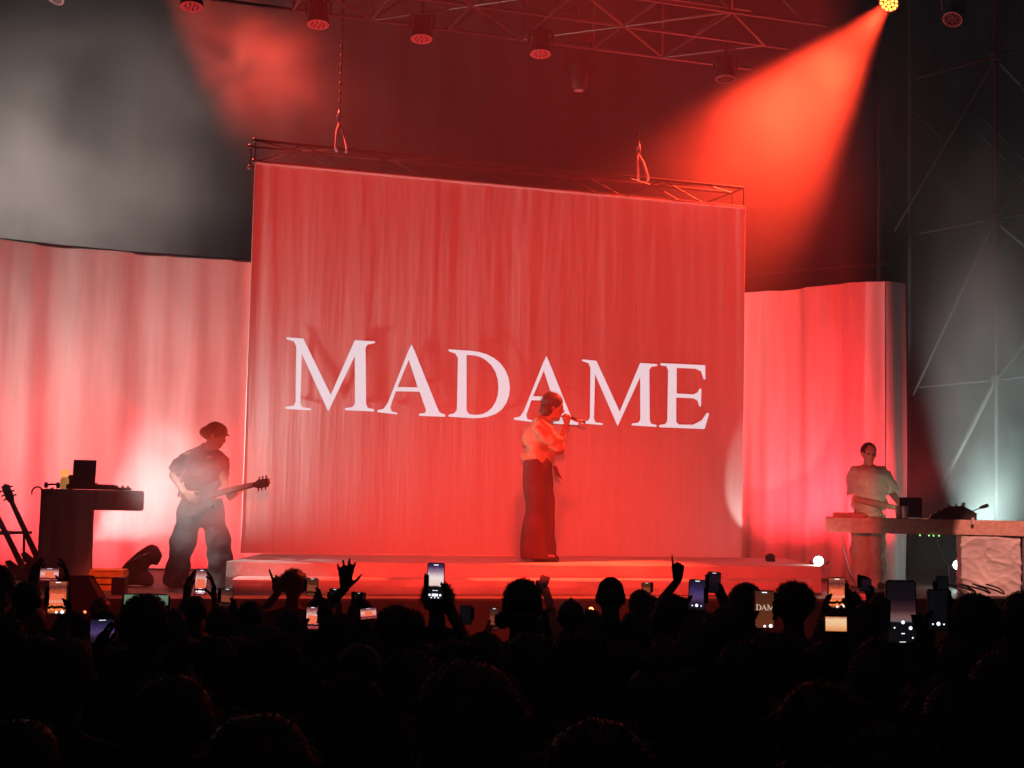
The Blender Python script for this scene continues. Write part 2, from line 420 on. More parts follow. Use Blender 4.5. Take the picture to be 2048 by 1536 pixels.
# truss carrying the cloth
def box_truss(root, p0, p1, up, back, bay, rc, rb, m):
    """four chords and zigzag braces between p0 and p1 (local to root)"""
    p0, p1, up, back = V(p0), V(p1), V(up), V(back)
    cs = [V((0, 0, 0)), up, back, up + back]
    for c in cs: rod('chord', p0 + c, p1 + c, rc, m, root)
    nb = max(1, round((p1 - p0).length / bay))
    for k in range(nb + 1):
        q = p0.lerp(p1, k / nb)
        if k in (0, nb):
            for a_, c_ in ((0, 1), (2, 3), (0, 2), (1, 3)): rod('end_brace', q + cs[a_], q + cs[c_], rb, m, root, 6)
        if k < nb:
            q2 = p0.lerp(p1, (k + 1) / nb); s = k % 2
            for a_, c_ in ((0, 1), (2, 3), (1, 3), (0, 2)):
                aa, cc = (a_, c_) if s == 0 else (c_, a_)
                rod('brace', q + cs[aa], q2 + cs[cc], rb, m, root, 6)
tr = thing('cloth_truss', 'slim black box truss carrying the top edge of the big backdrop cloth', 'truss', ORG + V((0, 0, HGT)))
box_truss(tr, -nrm * .03 + V((0, 0, .02)), dirn * WID - nrm * .03 + V((0, 0, .02)), (0, 0, .225), -nrm * .30, .5, .018, .008, M['dark_alu'])
for u, v, t in ((0, 0, 0), (0, .225, 0), (0, 0, .3), (0, .225, .3)):
    part('end_fitting', B().ell(-nrm * (.03 + t) + V((0, 0, .02 + v)) - dirn * .01, .028, n=8, m=6), M['alu'], tr, True)
for (px, py), (hx, hy), lb in (((683, 290), (676, 195), 'steel chain and slings lifting the left part of the cloth truss'), ((1286, 352), (1281, 262), 'steel chain and slings lifting the right part of the cloth truss')):
    u = (plane_px(px, py) - ORG).dot(dirn)
    base = ORG + dirn * u + V((0, 0, HGT + .245)) - nrm * .15
    h = thing('lifting_chain', lb, 'chain', base, 0, 'chains lifting the cloth truss')
    b = B(); b.lathe((0, 0, .30), [(.012, 0), (.03, .02), (.034, .07), (.02, .11), (.012, .15)], 10)
    part('hook_block', b, M['chrome'], h, True)
    b = B()
    for k in range(60):
        z = .44 + k * .05
        b.ell((0, 0, z), (.007 if k % 2 else .016, .016 if k % 2 else .007, .03), n=6, m=5)
    part('chain', b, M['steel'], h, True)
    for sx in (-1, 1):
        b = B(); b.tube([V((0, 0, .3)), dirn * .035 * sx + V((0, 0, .2)) + nrm * .06, dirn * .06 * sx + nrm * .155 + V((0, 0, .0)), dirn * .05 * sx + nrm * .16 + V((0, 0, -.05))], .016)
        part('sling', b, M['riser'], h, True)

# ------------------------------------------------------------------ side curtains
def path_curtain(root, pts, ztop, zbot, amp, freq, seed, name='curtain_cloth'):
    P = [V((p.x, p.y, 0)) for p in pts]; L = [0]
    for a, c in zip(P, P[1:]): L.append(L[-1] + (c - a).length)
    n = int(L[-1] / .018); rows = 26; vs = []; fs = []
    base = root.location
    for i in range(n + 1):
        s = L[-1] * i / n
        k = max(j for j in range(len(L) - 1) if L[j] <= s + 1e-9); f = (s - L[k]) / (L[k + 1] - L[k])
        p = P[k].lerp(P[k + 1], f)
        # smooth tangent
        d = (P[min(k + 1, len(P) - 1)] - P[max(k - (f < .5), 0)]).normalized(); nn = V((d.y, -d.x, 0))
        ph = s * freq + 1.4 * mnoise.noise(V((s * .7, seed, 0)))
        for j in range(rows + 1):
            v = j / rows
            drift = .35 * mnoise.noise(V((s * .5, seed + 3, v * .9)))
            a = math.sin(ph + drift * 2.2) + .45 * math.sin(ph * 2.3 + seed + v) + .5 * mnoise.noise(V((s * 3, seed, v * 1.2)))
            am = amp * (.55 + .6 * mnoise.noise(V((s * .45, seed + 8, 0)))) * (.55 + .45 * (1 - v))
            sag = .008 * math.sin(s * 4.2) * (v > .99)
            q = p + nn * (a * am) + V((0, 0, zbot + (ztop - zbot) * v + sag)) - base
            vs.append(q)
    for i in range(n):
        for j in range(rows):
            a = i * (rows + 1) + j; fs.append((a, a + rows + 1, a + rows + 2, a + 1))
    b = B(); b.add(vs, fs); return part(name, b, M['curtain'], root, True)
CT = 4.80
def crv(lst): return [V((at(px, 900, Y).x, Y, 0)) for px, Y in lst]
cl = thing('side_curtain', 'broad pale curtain curving along the left side of the stage behind the guitarist', 'curtain', at(250, 1000, 16.6))
path_curtain(cl, crv([(-420, 14.6), (-250, 15.1), (-100, 15.7), (0, 16.05), (120, 16.4), (250, 16.7), (380, 16.92), (502, 17.1), (600, 17.3)]), CT, FLOOR + .02, .10, 6.4, 2.0)
b = B(); b.tube([V((p.x, p.y + .02, CT + .01)) - cl.location for p in crv([(-420, 14.6), (-250, 15.1), (-100, 15.7), (0, 16.05), (120, 16.4), (250, 16.7), (380, 16.92), (502, 17.1), (600, 17.3)])], .02)
part('rail', b, M['black'], cl)
cr = thing('side_curtain', 'narrow pale curtain at the right, lit pink, behind the man at the table', 'curtain', at(1650, 1000, 18))
rp = [(1400, 18.95), (1488, 18.7), (1560, 18.4), (1640, 18.02), (1700, 17.72), (1740, 17.52), (1768, 17.4), (1786, 17.5), (1805, 17.62)]
path_curtain(cr, crv(rp), CT, FLOOR + .02, .10, 9.5, 6.0)
b = B(); b.tube([at(1470, 552, 20.2) - cr.location, at(1772, 527, 19.0) - cr.location], .018); part('rail', b, M['steel'], cr)

# ------------------------------------------------------------------ roof lattice
rt = thing('roof_truss', 'wide aluminium lattice of the stage roof crossing the top of the picture', 'truss', at(1024, 76, 16.0))
O = rt.location.copy()
def rline(off, dz=0):
    """chord parallel to the stage front; off metres nearer than chord A"""
    return lambda t: UX * t - UY * off + V((0, 0, dz))
chA, chC, chB, chD = rline(0), rline(.86), rline(1.72), rline(-.7)
for c in (chA, chC, chB): rod('chord', c(-4.6), c(2.95), .021, M['alu'], rt)
for dz in (.7,):
    for off in (0, 1.72): c = rline(off, dz); rod('chord', c(-4.6), c(2.95), .021, M['alu'], rt)
bay = .85
for k in range(-5, 3):
    t = k * bay + .12
    rod('cross_tube', chB(t), chA(t), .016, M['alu'], rt)
    s = k % 2
    rod('brace', chB(t + (bay if s else 0)), chC(t + (0 if s else bay)), .017, M['alu'], rt)
    rod('brace', chC(t + (0 if s else bay)), chA(t + (bay if s else 0)), .013, M['alu'], rt)
    rod('brace', chA(t), rline(0, .7)(t + bay), .013, M['alu'], rt); rod('post', chA(t), rline(0, .7)(t), .013, M['alu'], rt)
    rod('brace', chB(t + bay), rline(1.72, .7)(t), .014, M['alu'], rt); rod('post', chB(t), rline(1.72, .7)(t), .014, M['alu'], rt)

def led_lamp(loc, aim, lit, label, group, r=.125, drop=.42):
    t = thing('wash_lamp', label, 'stage lamp', loc, 0, group)
    d = (V(aim) - V(loc)).normalized(); q = d.to_track_quat('Z', 'Y').to_matrix()
    fr = lambda p: q @ V(p)
    b = B(); prof = [(.03, -.26), (r * .75, -.24), (r * .9, -.12), (r * 1.06, -.02), (r * 1.06, .0)]
    vs = []; fs = []; n = 20
    b.lathe((0, 0, 0), prof, n); b.v = [tuple(fr(p)) for p in b.v]
    part('housing', b, M['black'], t, True)
    b = B()
    for k, (rr, nn) in enumerate(((0, 1), (.42, 6), (.80, 12))):
        for i in range(nn):
            a = 2 * math.pi * i / nn + k * .2
            c = V((rr * r * math.cos(a), rr * r * math.sin(a), .004)); b.cone(fr(c), fr(c + V((0, 0, .006))), r * .165, r * .15, 8)
    part('led_cluster', b, M['led_lit'] if lit else (M['led_off'] if lit is None else M['led_dim']), t)
    b = B(); n = 28
    pts = [fr(V((r * .99 * math.cos(2 * math.pi * i / n), r * .99 * math.sin(2 * math.pi * i / n), .008))) for i in range(n + 1)]
    b.tube(pts, .007, 5); part('rim', b, M['rim_dim'] if lit is None else M['led_dim'], t)
    b = B()
    side = V((1, 0, 0)) if abs(d.x) < .8 else V((0, 1, 0))
    top = V((0, 0, drop))
    for s in (-1, 1): b.tube([fr(V((0, 0, -.1))) + side * s * r * 1.15, side * s * r * 1.15 + V((0, 0, .24))], .014)
    b.tube([-side * r * 1.15 + V((0, 0, .24)), side * r * 1.15 + V((0, 0, .24))], .016)
    b.cone((0, 0, .24), top, .018, .018)
    part('yoke', b, M['black'], t)
    return t
for (px, py), lb in (((383, 12), 'dim red wash lamp hanging at the top left, first of the row'), ((636, 48), 'dim red wash lamp hanging left of the chain, second of the row'),
                     ((843, 77), 'dim red wash lamp hanging third along the row, over the M of the lettering'), ((1081, 107), 'dim red wash lamp under the lattice, fourth of the row, with a bright face'),
                     ((1451, 157), 'unlit wash lamp with only a faint ring, beside the orange beam')):
    Y = ys(at(px, py, 15.5).x) - .66
    p = at(px, py, Y)
    led_lamp(p, p + V((.02, -.12, -1)), None if px == 1451 else False, lb, 'wash lamps hanging in a row', .108)
led_lamp(BEAM_A + (BEAM_A - BEAM_A_T).normalized() * .05, BEAM_A_T, True, 'lit wash lamp at the top right throwing the thick orange beam', None, .135)
led_lamp(BEAM_B + (BEAM_B - BEAM_B_T).normalized() * .05, BEAM_B_T, True, 'lit wash lamp above the top left corner throwing a soft orange beam', None, .135)
t = thing('projector', 'unseen projector on a mast above the audience, with flaps added to cut its beam', 'projector', PROJ)
fl, fr_, ft, fb = -.094, .1272, .100, -.060        # inner edges of the added beam-cutting flaps, half a metre before the lamp
for c_, z_ in (((fr_ + .2, .5, 0), (.4, .01, .8)), ((fl - .2, .5, 0), (.4, .01, .8)), (((fl + fr_) / 2, .512, ft + .15), (fr_ - fl + .06, .01, .3)), (((fl + fr_) / 2, .512, fb - .15), (fr_ - fl + .06, .01, .3))):
    part('flap', B().box(c_, z_), M['black'], t)
part('housing', B().box((0, -.5, 0), (.3, .86, .3)), M['black'], t, bevel=.02)
part('mast', B().cone((0, -.9, -PROJ.z), (0, -.9, .0), .04, .04), M['dark_alu'], t)
# moving head, dark, in the middle of the lattice
p = at(1158, 150, 16.4); mh = thing('moving_head', 'dark moving head lamp hanging nose down in front of the black drape', 'stage lamp', p)
b = B().box((0, 0, .42), (.30, .24, .14)); part('base', b, M['black'], mh, bevel=.02)
for s in (-1, 1): part('yoke_arm', B().box((.15 * s, 0, .2), (.04, .12, .36)), M['black'], mh, bevel=.015)
b = B().lathe((0, 0, -.1), [(.06, -.08), (.085, -.06), (.10, .1), (.11, .24), (.07, .32)], 16); part('head', b, M['gear'], mh, True)
part('lens', B().cone((0, 0, -.185), (0, 0, -.178), .055, .055, 14), M['glass'], mh)
part('clamp', B().cone((0, 0, .49), (0, 0, .8), .02, .02), M['steel'], mh)
for (px, py), lb in (((1905, 38), 'dark wash lamp clamped to the scaffold at the top right'), ((110, -6), 'dark wash lamp cut by the top edge at the far left')):
    p = at(px, py, 17.0); led_lamp(p, p + V((-.4, -.5, -1)), None, lb, None, .11)

# ------------------------------------------------------------------ scaffold at the right
sf = thing('scaffold_tower', 'dim steel scaffold tower of tubes and diagonals at the right edge', 'scaffold', V((at(1993, 900, 18.4).x, 18.4, FLOOR)))
def sc(name, a, c, r, dy=0, dy2=None):
    rod(name, at(a[0], a[1], 18.4 + dy) - sf.location, at(c[0], c[1], 18.4 + (dy if dy2 is None else dy2)) - sf.location, r, M['steel'], sf)
rod('standard', V((0, 0, 0)), V((0, 0, 8.2)), .030, M['steel'], sf)
rod('standard', V((1.6, .5, 0)), V((1.6, .5, 8.2)), .038, M['steel'], sf)
rod('standard', V((-.55, 2.0, 0)), V((-.55, 2.0, 8.2)), .03, M['steel'], sf)
for a, c, r, d1, d2 in (((1991, 118), (1788, 462), .020, .05, .9), ((1996, 108), (2062, -12), .020, -.05, -.05), ((1993, 113), (1835, 156), .018, .06, 1.2),
                 ((1993, 113), (2075, 88), .018, -.05, .3), ((1996, 122), (2075, 205), .026, .08, .5), ((1990, 440), (1826, 790), .020, .05, .9),
                 ((1996, 432), (2070, 318), .020, -.05, -.05), ((1993, 437), (1840, 466), .018, .06, 1.2), ((1993, 437), (2075, 420), .018, -.05, .3),
                 ((1996, 446), (2075, 512), .026, .08, .5), ((1990, 764), (1880, 980), .034, .05, .6), ((1996, 756), (2070, 660), .020, -.05, -.05),
                 ((1993, 760), (1815, 776), .018, .06, 1.2), ((1993, 760), (2075, 748), .018, -.05, .3)):
    sc('brace', a, c, r, d1, d2)
for z in (at(1993, 113, 18.4).z, at(1993, 437, 18.4).z, at(1993, 760, 18.4).z):
    part('coupler', B().cone((0, 0, z - FLOOR - .05), (0, 0, z - FLOOR + .05), .065, .065, 12), M['steel'], sf)
for a, c in (((1845, 92), (1922, 172)), ((1822, 216), (1884, 280)), ((1950, 222), (2060, 332)), ((1960, 268), (2060, 372))):
    sc('tie_wire', a, c, .009, 1.0)
pl = thing('pole', 'thin reddish upright pole standing behind the right curtain', 'pole', V((at(1757, 500, 19.4).x, 19.4, FLOOR)))
rod('tube', V((0, 0, 0)), V((-.0, 0, at(1750, 205, 19.4).z - FLOOR)), .028, M['steel'], pl)
part('foot_plate', B().box((0, 0, .012), (.25, .25, .02)), M['steel'], pl)

# ------------------------------------------------------------------ floor lamps
def par(lp, Y, tp, TY, label, k=1.0):
    loc = at(lp[0], lp[1], Y); d = (at(tp[0], tp[1], TY) - loc).normalized()
    t = thing('floor_lamp', label, 'stage lamp', loc, 0, 'white floor lamps'); q = d.to_track_quat('Z', 'Y').to_matrix()
    b = B().lathe((0, 0, 0), [(.03 * k, -.24), (.07 * k, -.22), (.085 * k, -.06), (.095 * k, -.012), (.095 * k, -.01)], 16); b.v = [tuple(q @ V(p)) for p in b.v]
    part('housing', b, M['black'], t, True)
    b = B().lathe((0, 0, 0), [(.078 * k, -.009), (.078 * k, -.006), (.06 * k, -.003), (.02 * k, -.001)], 16); b.v = [tuple(q @ V(p)) for p in b.v]
    part('lens', b, M['lens_white'], t, True)
    b = B(); z0 = FLOOR - loc.z + .005 if lp[0] > 1700 or lp[0] < 300 else RISER - loc.z
    hb = q @ V((0, 0, -.13))
    for s in (-1, 1): b.tube([hb + V((.1 * s, 0, 0)), hb + V((.1 * s, .05, 0)) * .6 + V((.03 * s, 0, z0)) * .7, V((.1 * s, .12, z0)) + hb * .3], .008, 5)
    part('stand', b, M['black'], t)
for i, lb in ((0, 'white floor lamp hidden behind the left table, lighting the smoke by the guitarist'), (1, 'unseen white lamp off the left edge, added to light smoke at the guitarist'),
              (2, 'small dark floor lamp on the riser, throwing a pale disc on the cloth edge'), (3, 'floor lamp behind the wrapped table leg throwing a pale green beam'),
              (4, 'unseen white lamp off the left edge, added to whiten the left curtain'), (5, 'white floor lamp off the left edge behind the curtain lighting the grey smoke')):
    par(WF[i][0], WF[i][1], WF[i][2], WF[i][3], lb, .6)
par((1637, 1122), 15.6, (1575, 1105), 12.5, 'small white floor lamp with glaring lens at the right end of the riser', .66)
par((1916, 1130), 16.9, (1985, 1120), 12.5, 'white floor lamp glaring beside the wrapped table leg at the right', .7)

# ------------------------------------------------------------------ left table with gear
LT = V((at(150, 1000, 13.7).x, 13.7, FLOOR)); ls = 2960 / 13.7
LYAW, RYAW = R(15), R(-12.5)
def along(px, py, P, yaw):
    k = at(px, py, 1).x; c, s_ = math.cos(yaw), math.sin(yaw)
    return (k * P.y - P.x) / (c - k * s_)
def lx(px): return along(px, 1000, LT, LYAW)
def lp_(px, dy, dz=0): return LT + Matrix.Rotation(LYAW, 3, 'Z') @ V((lx(px), dy, 0)) + V((0, 0, ztop + dz))
def lz(py, px=150): return at(px, py, 13.7).z - FLOOR
t = thing('side_table', 'dark draped table with one thick leg and an overhanging slab, beside the guitarist', 'table', LT, LYAW)
ztop = lz(978, 120); zs = lz(1021, 250)
b = B().box(((lx(90) + lx(287)) / 2, 0, (ztop + zs) / 2), (lx(287) - lx(90), .62, ztop - zs)); part('slab', b, M['tabledark'], t, bevel=.012)
b = B(); n = 44; vs = []; fs = []
xa, xb = lx(84), lx(188); per = []
for i in range(n):
    s = i / n * 4; k = int(s); f = s - k
    c = [(xa, -.318), (xb, -.318), (xb, .3), (xa, .3)]; p, q = c[k], c[(k + 1) % 4]
    per.append((p[0] + (q[0] - p[0]) * f, p[1] + (q[1] - p[1]) * f))
for j in range(9):
    v = j / 8
    for i, (x, y) in enumerate(per):
        a = .014 * math.sin(i * 1.9) * (1 - v) + .008 * mnoise.noise(V((i * .8, v * 3, 2)))
        cx_, cy_ = x - (xa + xb) / 2, y; l = math.hypot(cx_, cy_)
        vs.append((x + cx_ / l * a, y + cy_ / l * a, .004 + (zs + .004 if False else ztop - .006) * v))
for j in range(8):
    for i in range(n):
        fs.append((j * n + i, j * n + (i + 1) % n, (j + 1) * n + (i + 1) % n, (j + 1) * n + i))
fs.append(tuple(8 * n + i for i in range(n)))
b.add(vs, fs); part('leg_drape', b, M['tabledark'], t, True)

def laptop(loc, w, lean, label, rot, m=M['gear'], group=None, lit=False):
    t = thing('laptop', label, 'laptop', loc, rot, group)
    part('base', B().box((0, -.11, .009), (w, .22, .016)), m, t, bevel=.005)
    b = B().box((0, .012, .118), (w, .009, .215), Matrix.Rotation(R(lean), 3, 'X')); part('lid', b, m, t, bevel=.003)
    b = B().box((0, .0045, .118), (w - .02, .006, .19), Matrix.Rotation(R(lean), 3, 'X')); part('screen', b, M['display'] if lit else M['black'], t)
    return t
TT = ztop + FLOOR
# seen from behind: the lid's back faces the audience
laptop(lp_(167, -.08, .047), .205, 10, 'open laptop standing on the gear on the left table', R(188))
t = thing('keyboard_controller', 'flat dark keyboard under the laptop on the left table', 'keyboard', lp_(184, -.04), LYAW)
part('body', B().box((0, 0, .024), (.46, .28, .044)), M['gear'], t, bevel=.006)
for i in range(8): part('key', B().box((-.18 + i * .05, -.06, .049), (.042, .12, .006)), M['black'], t)
t = thing('effects_unit', 'low dark effects box at the overhanging end of the left table', 'effects box', lp_(244, -.05), LYAW)
part('body', B().box((0, 0, .014), (.16, .2, .026)), M['gear'], t, bevel=.004)
for i in range(3): part('knob', B().cone((-.05 + i * .05, 0, .027), (-.05 + i * .05, 0, .045), .012, .010), M['black'], t)
t = thing('glowing_bottle', 'small warm-lit bottle given a glow of its own, beside the laptop on the left table', 'lamp', lp_(128, -.1))
part('base', B().lathe((0, 0, 0), [(.032, 0), (.038, .01), (.040, .07), (.036, .095), (.020, .115)], 16), M['bottle_body'], t, True)
part('bottle_top', B().ell((0, 0, .145), (.042, .042, .042)), M['bottle_top'], t, True)
t = thing('cup', 'small dark cup next to the glowing bottle on the left table', 'cup', lp_(139, .0))
part('body', B().lathe((0, 0, 0), [(.022, 0), (.026, .09), (.026, .13), (.022, .132)], 12), M['black'], t, True)
t = thing('headphones', 'dark headphones lying on the left end of the left table', 'headphones', lp_(104, -.14))
for s in (-1, 1): part('ear_cup', B().cone((.045 * s, 0, .032), (.065 * s, 0, .032), .030, .026, 14), M['black'], t, True)
part('band', B().tube([V((.06 * math.cos(a), .085 * math.sin(a), .03 + .012 * math.sin(a))) for a in [math.pi * k / 10 for k in range(11)]], .01), M['black'], t, True)
# cable loop on the corner of the table
t = thing('cable', 'dark cable looped over the left corner of the left table', 'cable', lp_(92, -.34))
part('cord', B().tube([V((-.06 + .05 * math.cos(a), -.02, -.04 + .055 * math.sin(a))) for a in [R(200 - k * 24) for k in range(10)]] + [V((.06, .05, .012))], .008), M['black'], t, True)

# ------------------------------------------------------------------ guitars on a stand at the far left
def guitar(name, label, loc, axis, face, m, grp=None, body_r=.17, neck=.62):
    """electric guitar: origin where neck meets body; axis runs along the neck, face is the front"""
    t = thing(name, label, 'guitar', loc, 0, grp)
    a = V(axis).normalized(); f = V(face); f = (f - a * f.dot(a)).normalized(); s = a.cross(f)
    fr = lambda p: a * p.z + s * p.x + f * p.y
    out = [(-.035, .03), (-.075, .10), (-.115, .11), (-.12, .05), (-.10, -.03), (-.115, -.12), (-.16, -.20), (-.165, -.28), (-.12, -.345), (-.03, -.37), (.06, -.365), (.135, -.32), (.165, -.25), (.15, -.17), (.105, -.10), (.10, -.04), (.115, .01), (.10, .055), (.06, .035), (.035, .0)]
    part('body', B().prism([(x, z) for x, z in out], -.02, .02, fr), m, t, bevel=.006)
    part('pickguard', B().prism([(-.07, -.02), (-.09, -.1), (-.06, -.2), (.05, -.23), (.09, -.12), (.05, -.01)], .0205, .0235, fr), M['black'], t)
    part('neck', B().prism([(-.028, -.02), (.028, -.02), (.021, neck), (-.021, neck)], .004, .030, fr), M['maple'], t)
    b = B()
    for k in range(14):
        z = neck * (1 - 2 ** (-k / 12)) * 1.0; b.prism([(-.022, neck - z - .001), (.022, neck - z - .001), (.022, neck - z + .001), (-.022, neck - z + .001)], .0302, .0315, fr)
    part('frets', b, M['chrome'], t)
    part('headstock', B().prism([(-.021, neck), (.021, neck), (.038, neck + .05), (.042, neck + .16), (.012, neck + .185), (-.03, neck + .175), (-.04, neck + .05)], -.004, .012, fr), m, t, bevel=.003)
    b = B()
    for k in range(3):
        for sg in (-1, 1): b.cone(fr(V((sg * .036, .004, neck + .05 + k * .045))), fr(V((sg * .066, .004, neck + .05 + k * .045))), .008, .008, 6)
    part('tuning_pegs', b, M['chrome'], t)
    b = B()
    for k in range(6):
        x = -.015 + k * .006; b.tube([fr(V((x, .034, -.27))), fr(V((x * .9, .034, neck)))], .0009, 4)
    part('strings', b, M['chrome'], t)
    part('bridge', B().prism([(-.03, -.285), (.03, -.285), (.03, -.255), (-.03, -.255)], .0205, .033, fr), M['chrome'], t)
    return t
ga = at(66, 1095, 13.9); gb = at(26, 1008, 13.95)
guitar('electric_guitar', 'dark guitar leaning on the stand next to the left table, headstock up', ga + (ga - gb).normalized() * .12, gb - ga, (.1, -1, .1), M['guitar'], None, neck=.60)
ga = at(34, 1110, 14.0); gb = at(-28, 985, 14.05)
guitar('electric_guitar', 'dark guitar leaning on the stand at the left edge, its headstock out of the picture', ga + (ga - gb).normalized() * .12, gb - ga, (.1, -1, .1), M['guitar'], None, neck=.62)
t = thing('guitar_stand', 'low black guitar stand with a pale highlight painted on its cross bar at the left edge', 'guitar stand', V((at(30, 1100, 14.15).x, 14.15, FLOOR)))
bar0, bar1 = at(-40, 1066, 14.12) - t.location, at(64, 1065, 14.12) - t.location
part('cross_bar', B().tube([bar0, bar1], .014, 8), M['black'], t, True)
part('bar_highlight', B().tube([bar0.lerp(bar1, .05), bar0.lerp(bar1, .62)], .020, 8), M['palegtr'], t, True)  # pale sleeve stands in for a white highlight on the bar
for k in (.15, .85):
    q = bar0.lerp(bar1, k); part('leg', B().tube([q, V((q.x - .02, q.y + .1, .0))], .012, 6), M['black'], t); part('leg', B().tube([q + V((0, 0, -.3)), V((q.x + .03, q.y - .3, .0))], .012, 6), M['black'], t)

# ------------------------------------------------------------------ crate, bag, front speaker, small monitor
c0 = V((at(220, 1100, 13.25).x, 13.25, FLOOR)); t = thing('crate', 'orange lit slatted wooden crate on the stage floor right of the left table leg', 'crate', c0, R(6))
cw = 66 / F * 13.25; ch_ = at(220, 1141, 13.25).z - FLOOR
for k in range(3): part('slat', B().box((0, -.15, ch_ * (.16 + .335 * k)), (cw, .014, ch_ * .27)), M['crate'], t, bevel=.003)
for k in range(3): part('slat', B().box((0, .15, ch_ * (.16 + .335 * k)), (cw, .014, ch_ * .27)), M['crate'], t, bevel=.003)
for sx in (-1, 1):
    for k in range(3): part('slat', B().box((sx * (cw / 2 - .008), 0, ch_ * (.16 + .335 * k)), (.014, .284, ch_ * .27)), M['crate'], t, bevel=.003)
    for sy in (-1, 1): part('corner_post', B().box((sx * (cw / 2 - .03), sy * .128, ch_ / 2), (.028, .028, ch_)), M['crate'], t)
part('lid', B().box((0, 0, ch_ + .006), (cw - .01, .28, .012)), M['crate'], t)
c0 = V((at(290, 1100, 13.9).x, 13.9, FLOOR)); t = thing('instrument_bag', 'rounded dark bag leaning on the stage floor behind the orange crate', 'bag', c0)
def bz(px, py): p = at(px, py, 13.9) - c0; return V((p.x, 0, p.z))
b = B(); b.chain([bz(262, 1148), bz(282, 1124), bz(303, 1104)], [.11, .095, .08]); b.chain([bz(303, 1104), bz(314, 1110), bz(312, 1128)], [.075, .05, .03]); b.chain([bz(248, 1160), bz(290, 1160)], [.09, .09])
for i, v in enumerate(b.v): b.v[i] = (v[0], v[1] * .7, max(v[2], .004))
bag = organic('shell', b, .018, t, M['bag'], 8); PENDING[-1][2] = folds(.012, (5, 5, 5))
part('zip', B().tube([bz(262, 1130) + V((-.03, -.085, .0)), bz(284, 1108) + V((0, -.075, -.02)), bz(302, 1098) + V((0, -.06, -.03))], .006), M['chrome'], t, True)
c0 = V((at(165, 1200, 11.7).x, 11.7, 0)); t = thing('front_speaker', 'black front fill speaker with a sloping side in the pit before the left table', 'speaker', c0)
def fz(px, py): p = at(px, py, 11.7) - c0; return (p.x, p.z)
o_ = [fz(112, 1155), fz(178, 1155), fz(214, 1214), fz(214, 1340), (fz(214, 1340)[0], 0.002), (fz(112, 1340)[0], 0.002)]
part('cabinet', B().prism(o_, -.05, .10), M['black_cloth'], t, bevel=.012)
part('grille', B().prism([(x * .9, .1 + z * .86) for x, z in o_], -.064, -.0505), M['black_cloth'], t)
for s in (-1, 1): part('handle', B().tube([V((s * .1, -.065, .75)), V((s * .1, -.09, .80)), V((s * .1, -.065, .85))], .008), M['black'], t)
c0 = V((at(238, 1200, 12.75).x, 12.75, FLOOR)); t = thing('monitor_box', 'small black box at the stage edge in front of the orange crate', 'speaker', c0)
part('cabinet', B().box((0, 0, .075), (.115, .12, .145)), M['black'], t, bevel=.008); part('grille', B().box((0, -.063, .08), (.09, .005, .1)), M['gear'], t)

# ------------------------------------------------------------------ right table with gear
RY = 15.6; RT = V((at(1850, 1000, RY).x, RY, FLOOR))
def rx(px): return along(px, 1040, RT, RYAW)
def rz(py, px=1850): return at(px, py, RY).z - FLOOR
t = thing('side_table', 'long slab table on a crinkled wrapped leg, its left end lit orange', 'table', RT, RYAW)
z1, z0 = rz(1038), rz(1069)
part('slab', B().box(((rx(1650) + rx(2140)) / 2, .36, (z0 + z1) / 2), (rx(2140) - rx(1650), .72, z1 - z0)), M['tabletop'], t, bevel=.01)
b = B(); n = 132; per = []; vs = []; fs = []
xa, xb = rx(1923), rx(2041)
for i in range(n):
    s = i / n * 4; k = int(s); f = s - k
    c = [(xa, .02), (xb, .02), (xb, .6), (xa, .6)]; p, q = c[k], c[(k + 1) % 4]
    per.append((p[0] + (q[0] - p[0]) * f, p[1] + (q[1] - p[1]) * f))
rows = 44
for j in range(rows + 1):
    v = j / rows
    for i, (x, y) in enumerate(per):
        cx_, cy_ = x - (xa + xb) / 2, y - .31; l = math.hypot(cx_, cy_)
        p = V((x * 5 + v * 2.2, y * 5, v * 4.5)); a = .014 * mnoise.noise(p * .6) + .013 * max(0, 1 - 5.5 * abs(mnoise.noise(p * .8))) + .009 * max(0, 1 - 6 * abs(mnoise.noise(p * 1.7 + V((5, 1, 2)))))
        vs.append((x + cx_ / l * a, y + cy_ / l * a, .004 + (z0 - .008) * v))
for j in range(rows):
    for i in range(n): fs.append((j * n + i, j * n + (i + 1) % n, (j + 1) * n + (i + 1) % n, (j + 1) * n + i))
b.add(vs, fs); part('wrapped_leg', b, M['wrap'], t, True)
part('end_panel', B().box((rx(2062), .31, z0 / 2), (rx(2080) - rx(2046), .58, z0 - .01)), M['tabledark'], t)
for px in (1840, 1858, 1867, 1878): part('status_light', B().ell((rx(px), -.004, z0 - .010), .007, n=8, m=6), M['green_led'], t)
TZ = FLOOR + z1
def rp_(px, dy=.2): return RT + Matrix.Rotation(RYAW, 3, 'Z') @ V((rx(px), dy, 0)) + V((0, 0, z1))
for (pts, lb) in ((((1683, 1071), (1690, 1105), (1699, 1140), (1712, 1162)), 'thin pale cable hanging from the left end of the right table'),
                  (((1873, 1070), (1879, 1098), (1892, 1125), (1914, 1142)), 'thin pale cable hanging under the middle of the right table')):
    q0 = at(*pts[0], RY + .05); t = thing('cable', lb, 'cable', q0)
    part('cord', B().tube([at(*p, RY + .05) - q0 for p in pts], .006, 6), M['cable'], t, True)
laptop(rp_(1823, .22), .235, 8, 'dark open laptop in the middle of the right table', R(165), M['gear'], None, True)
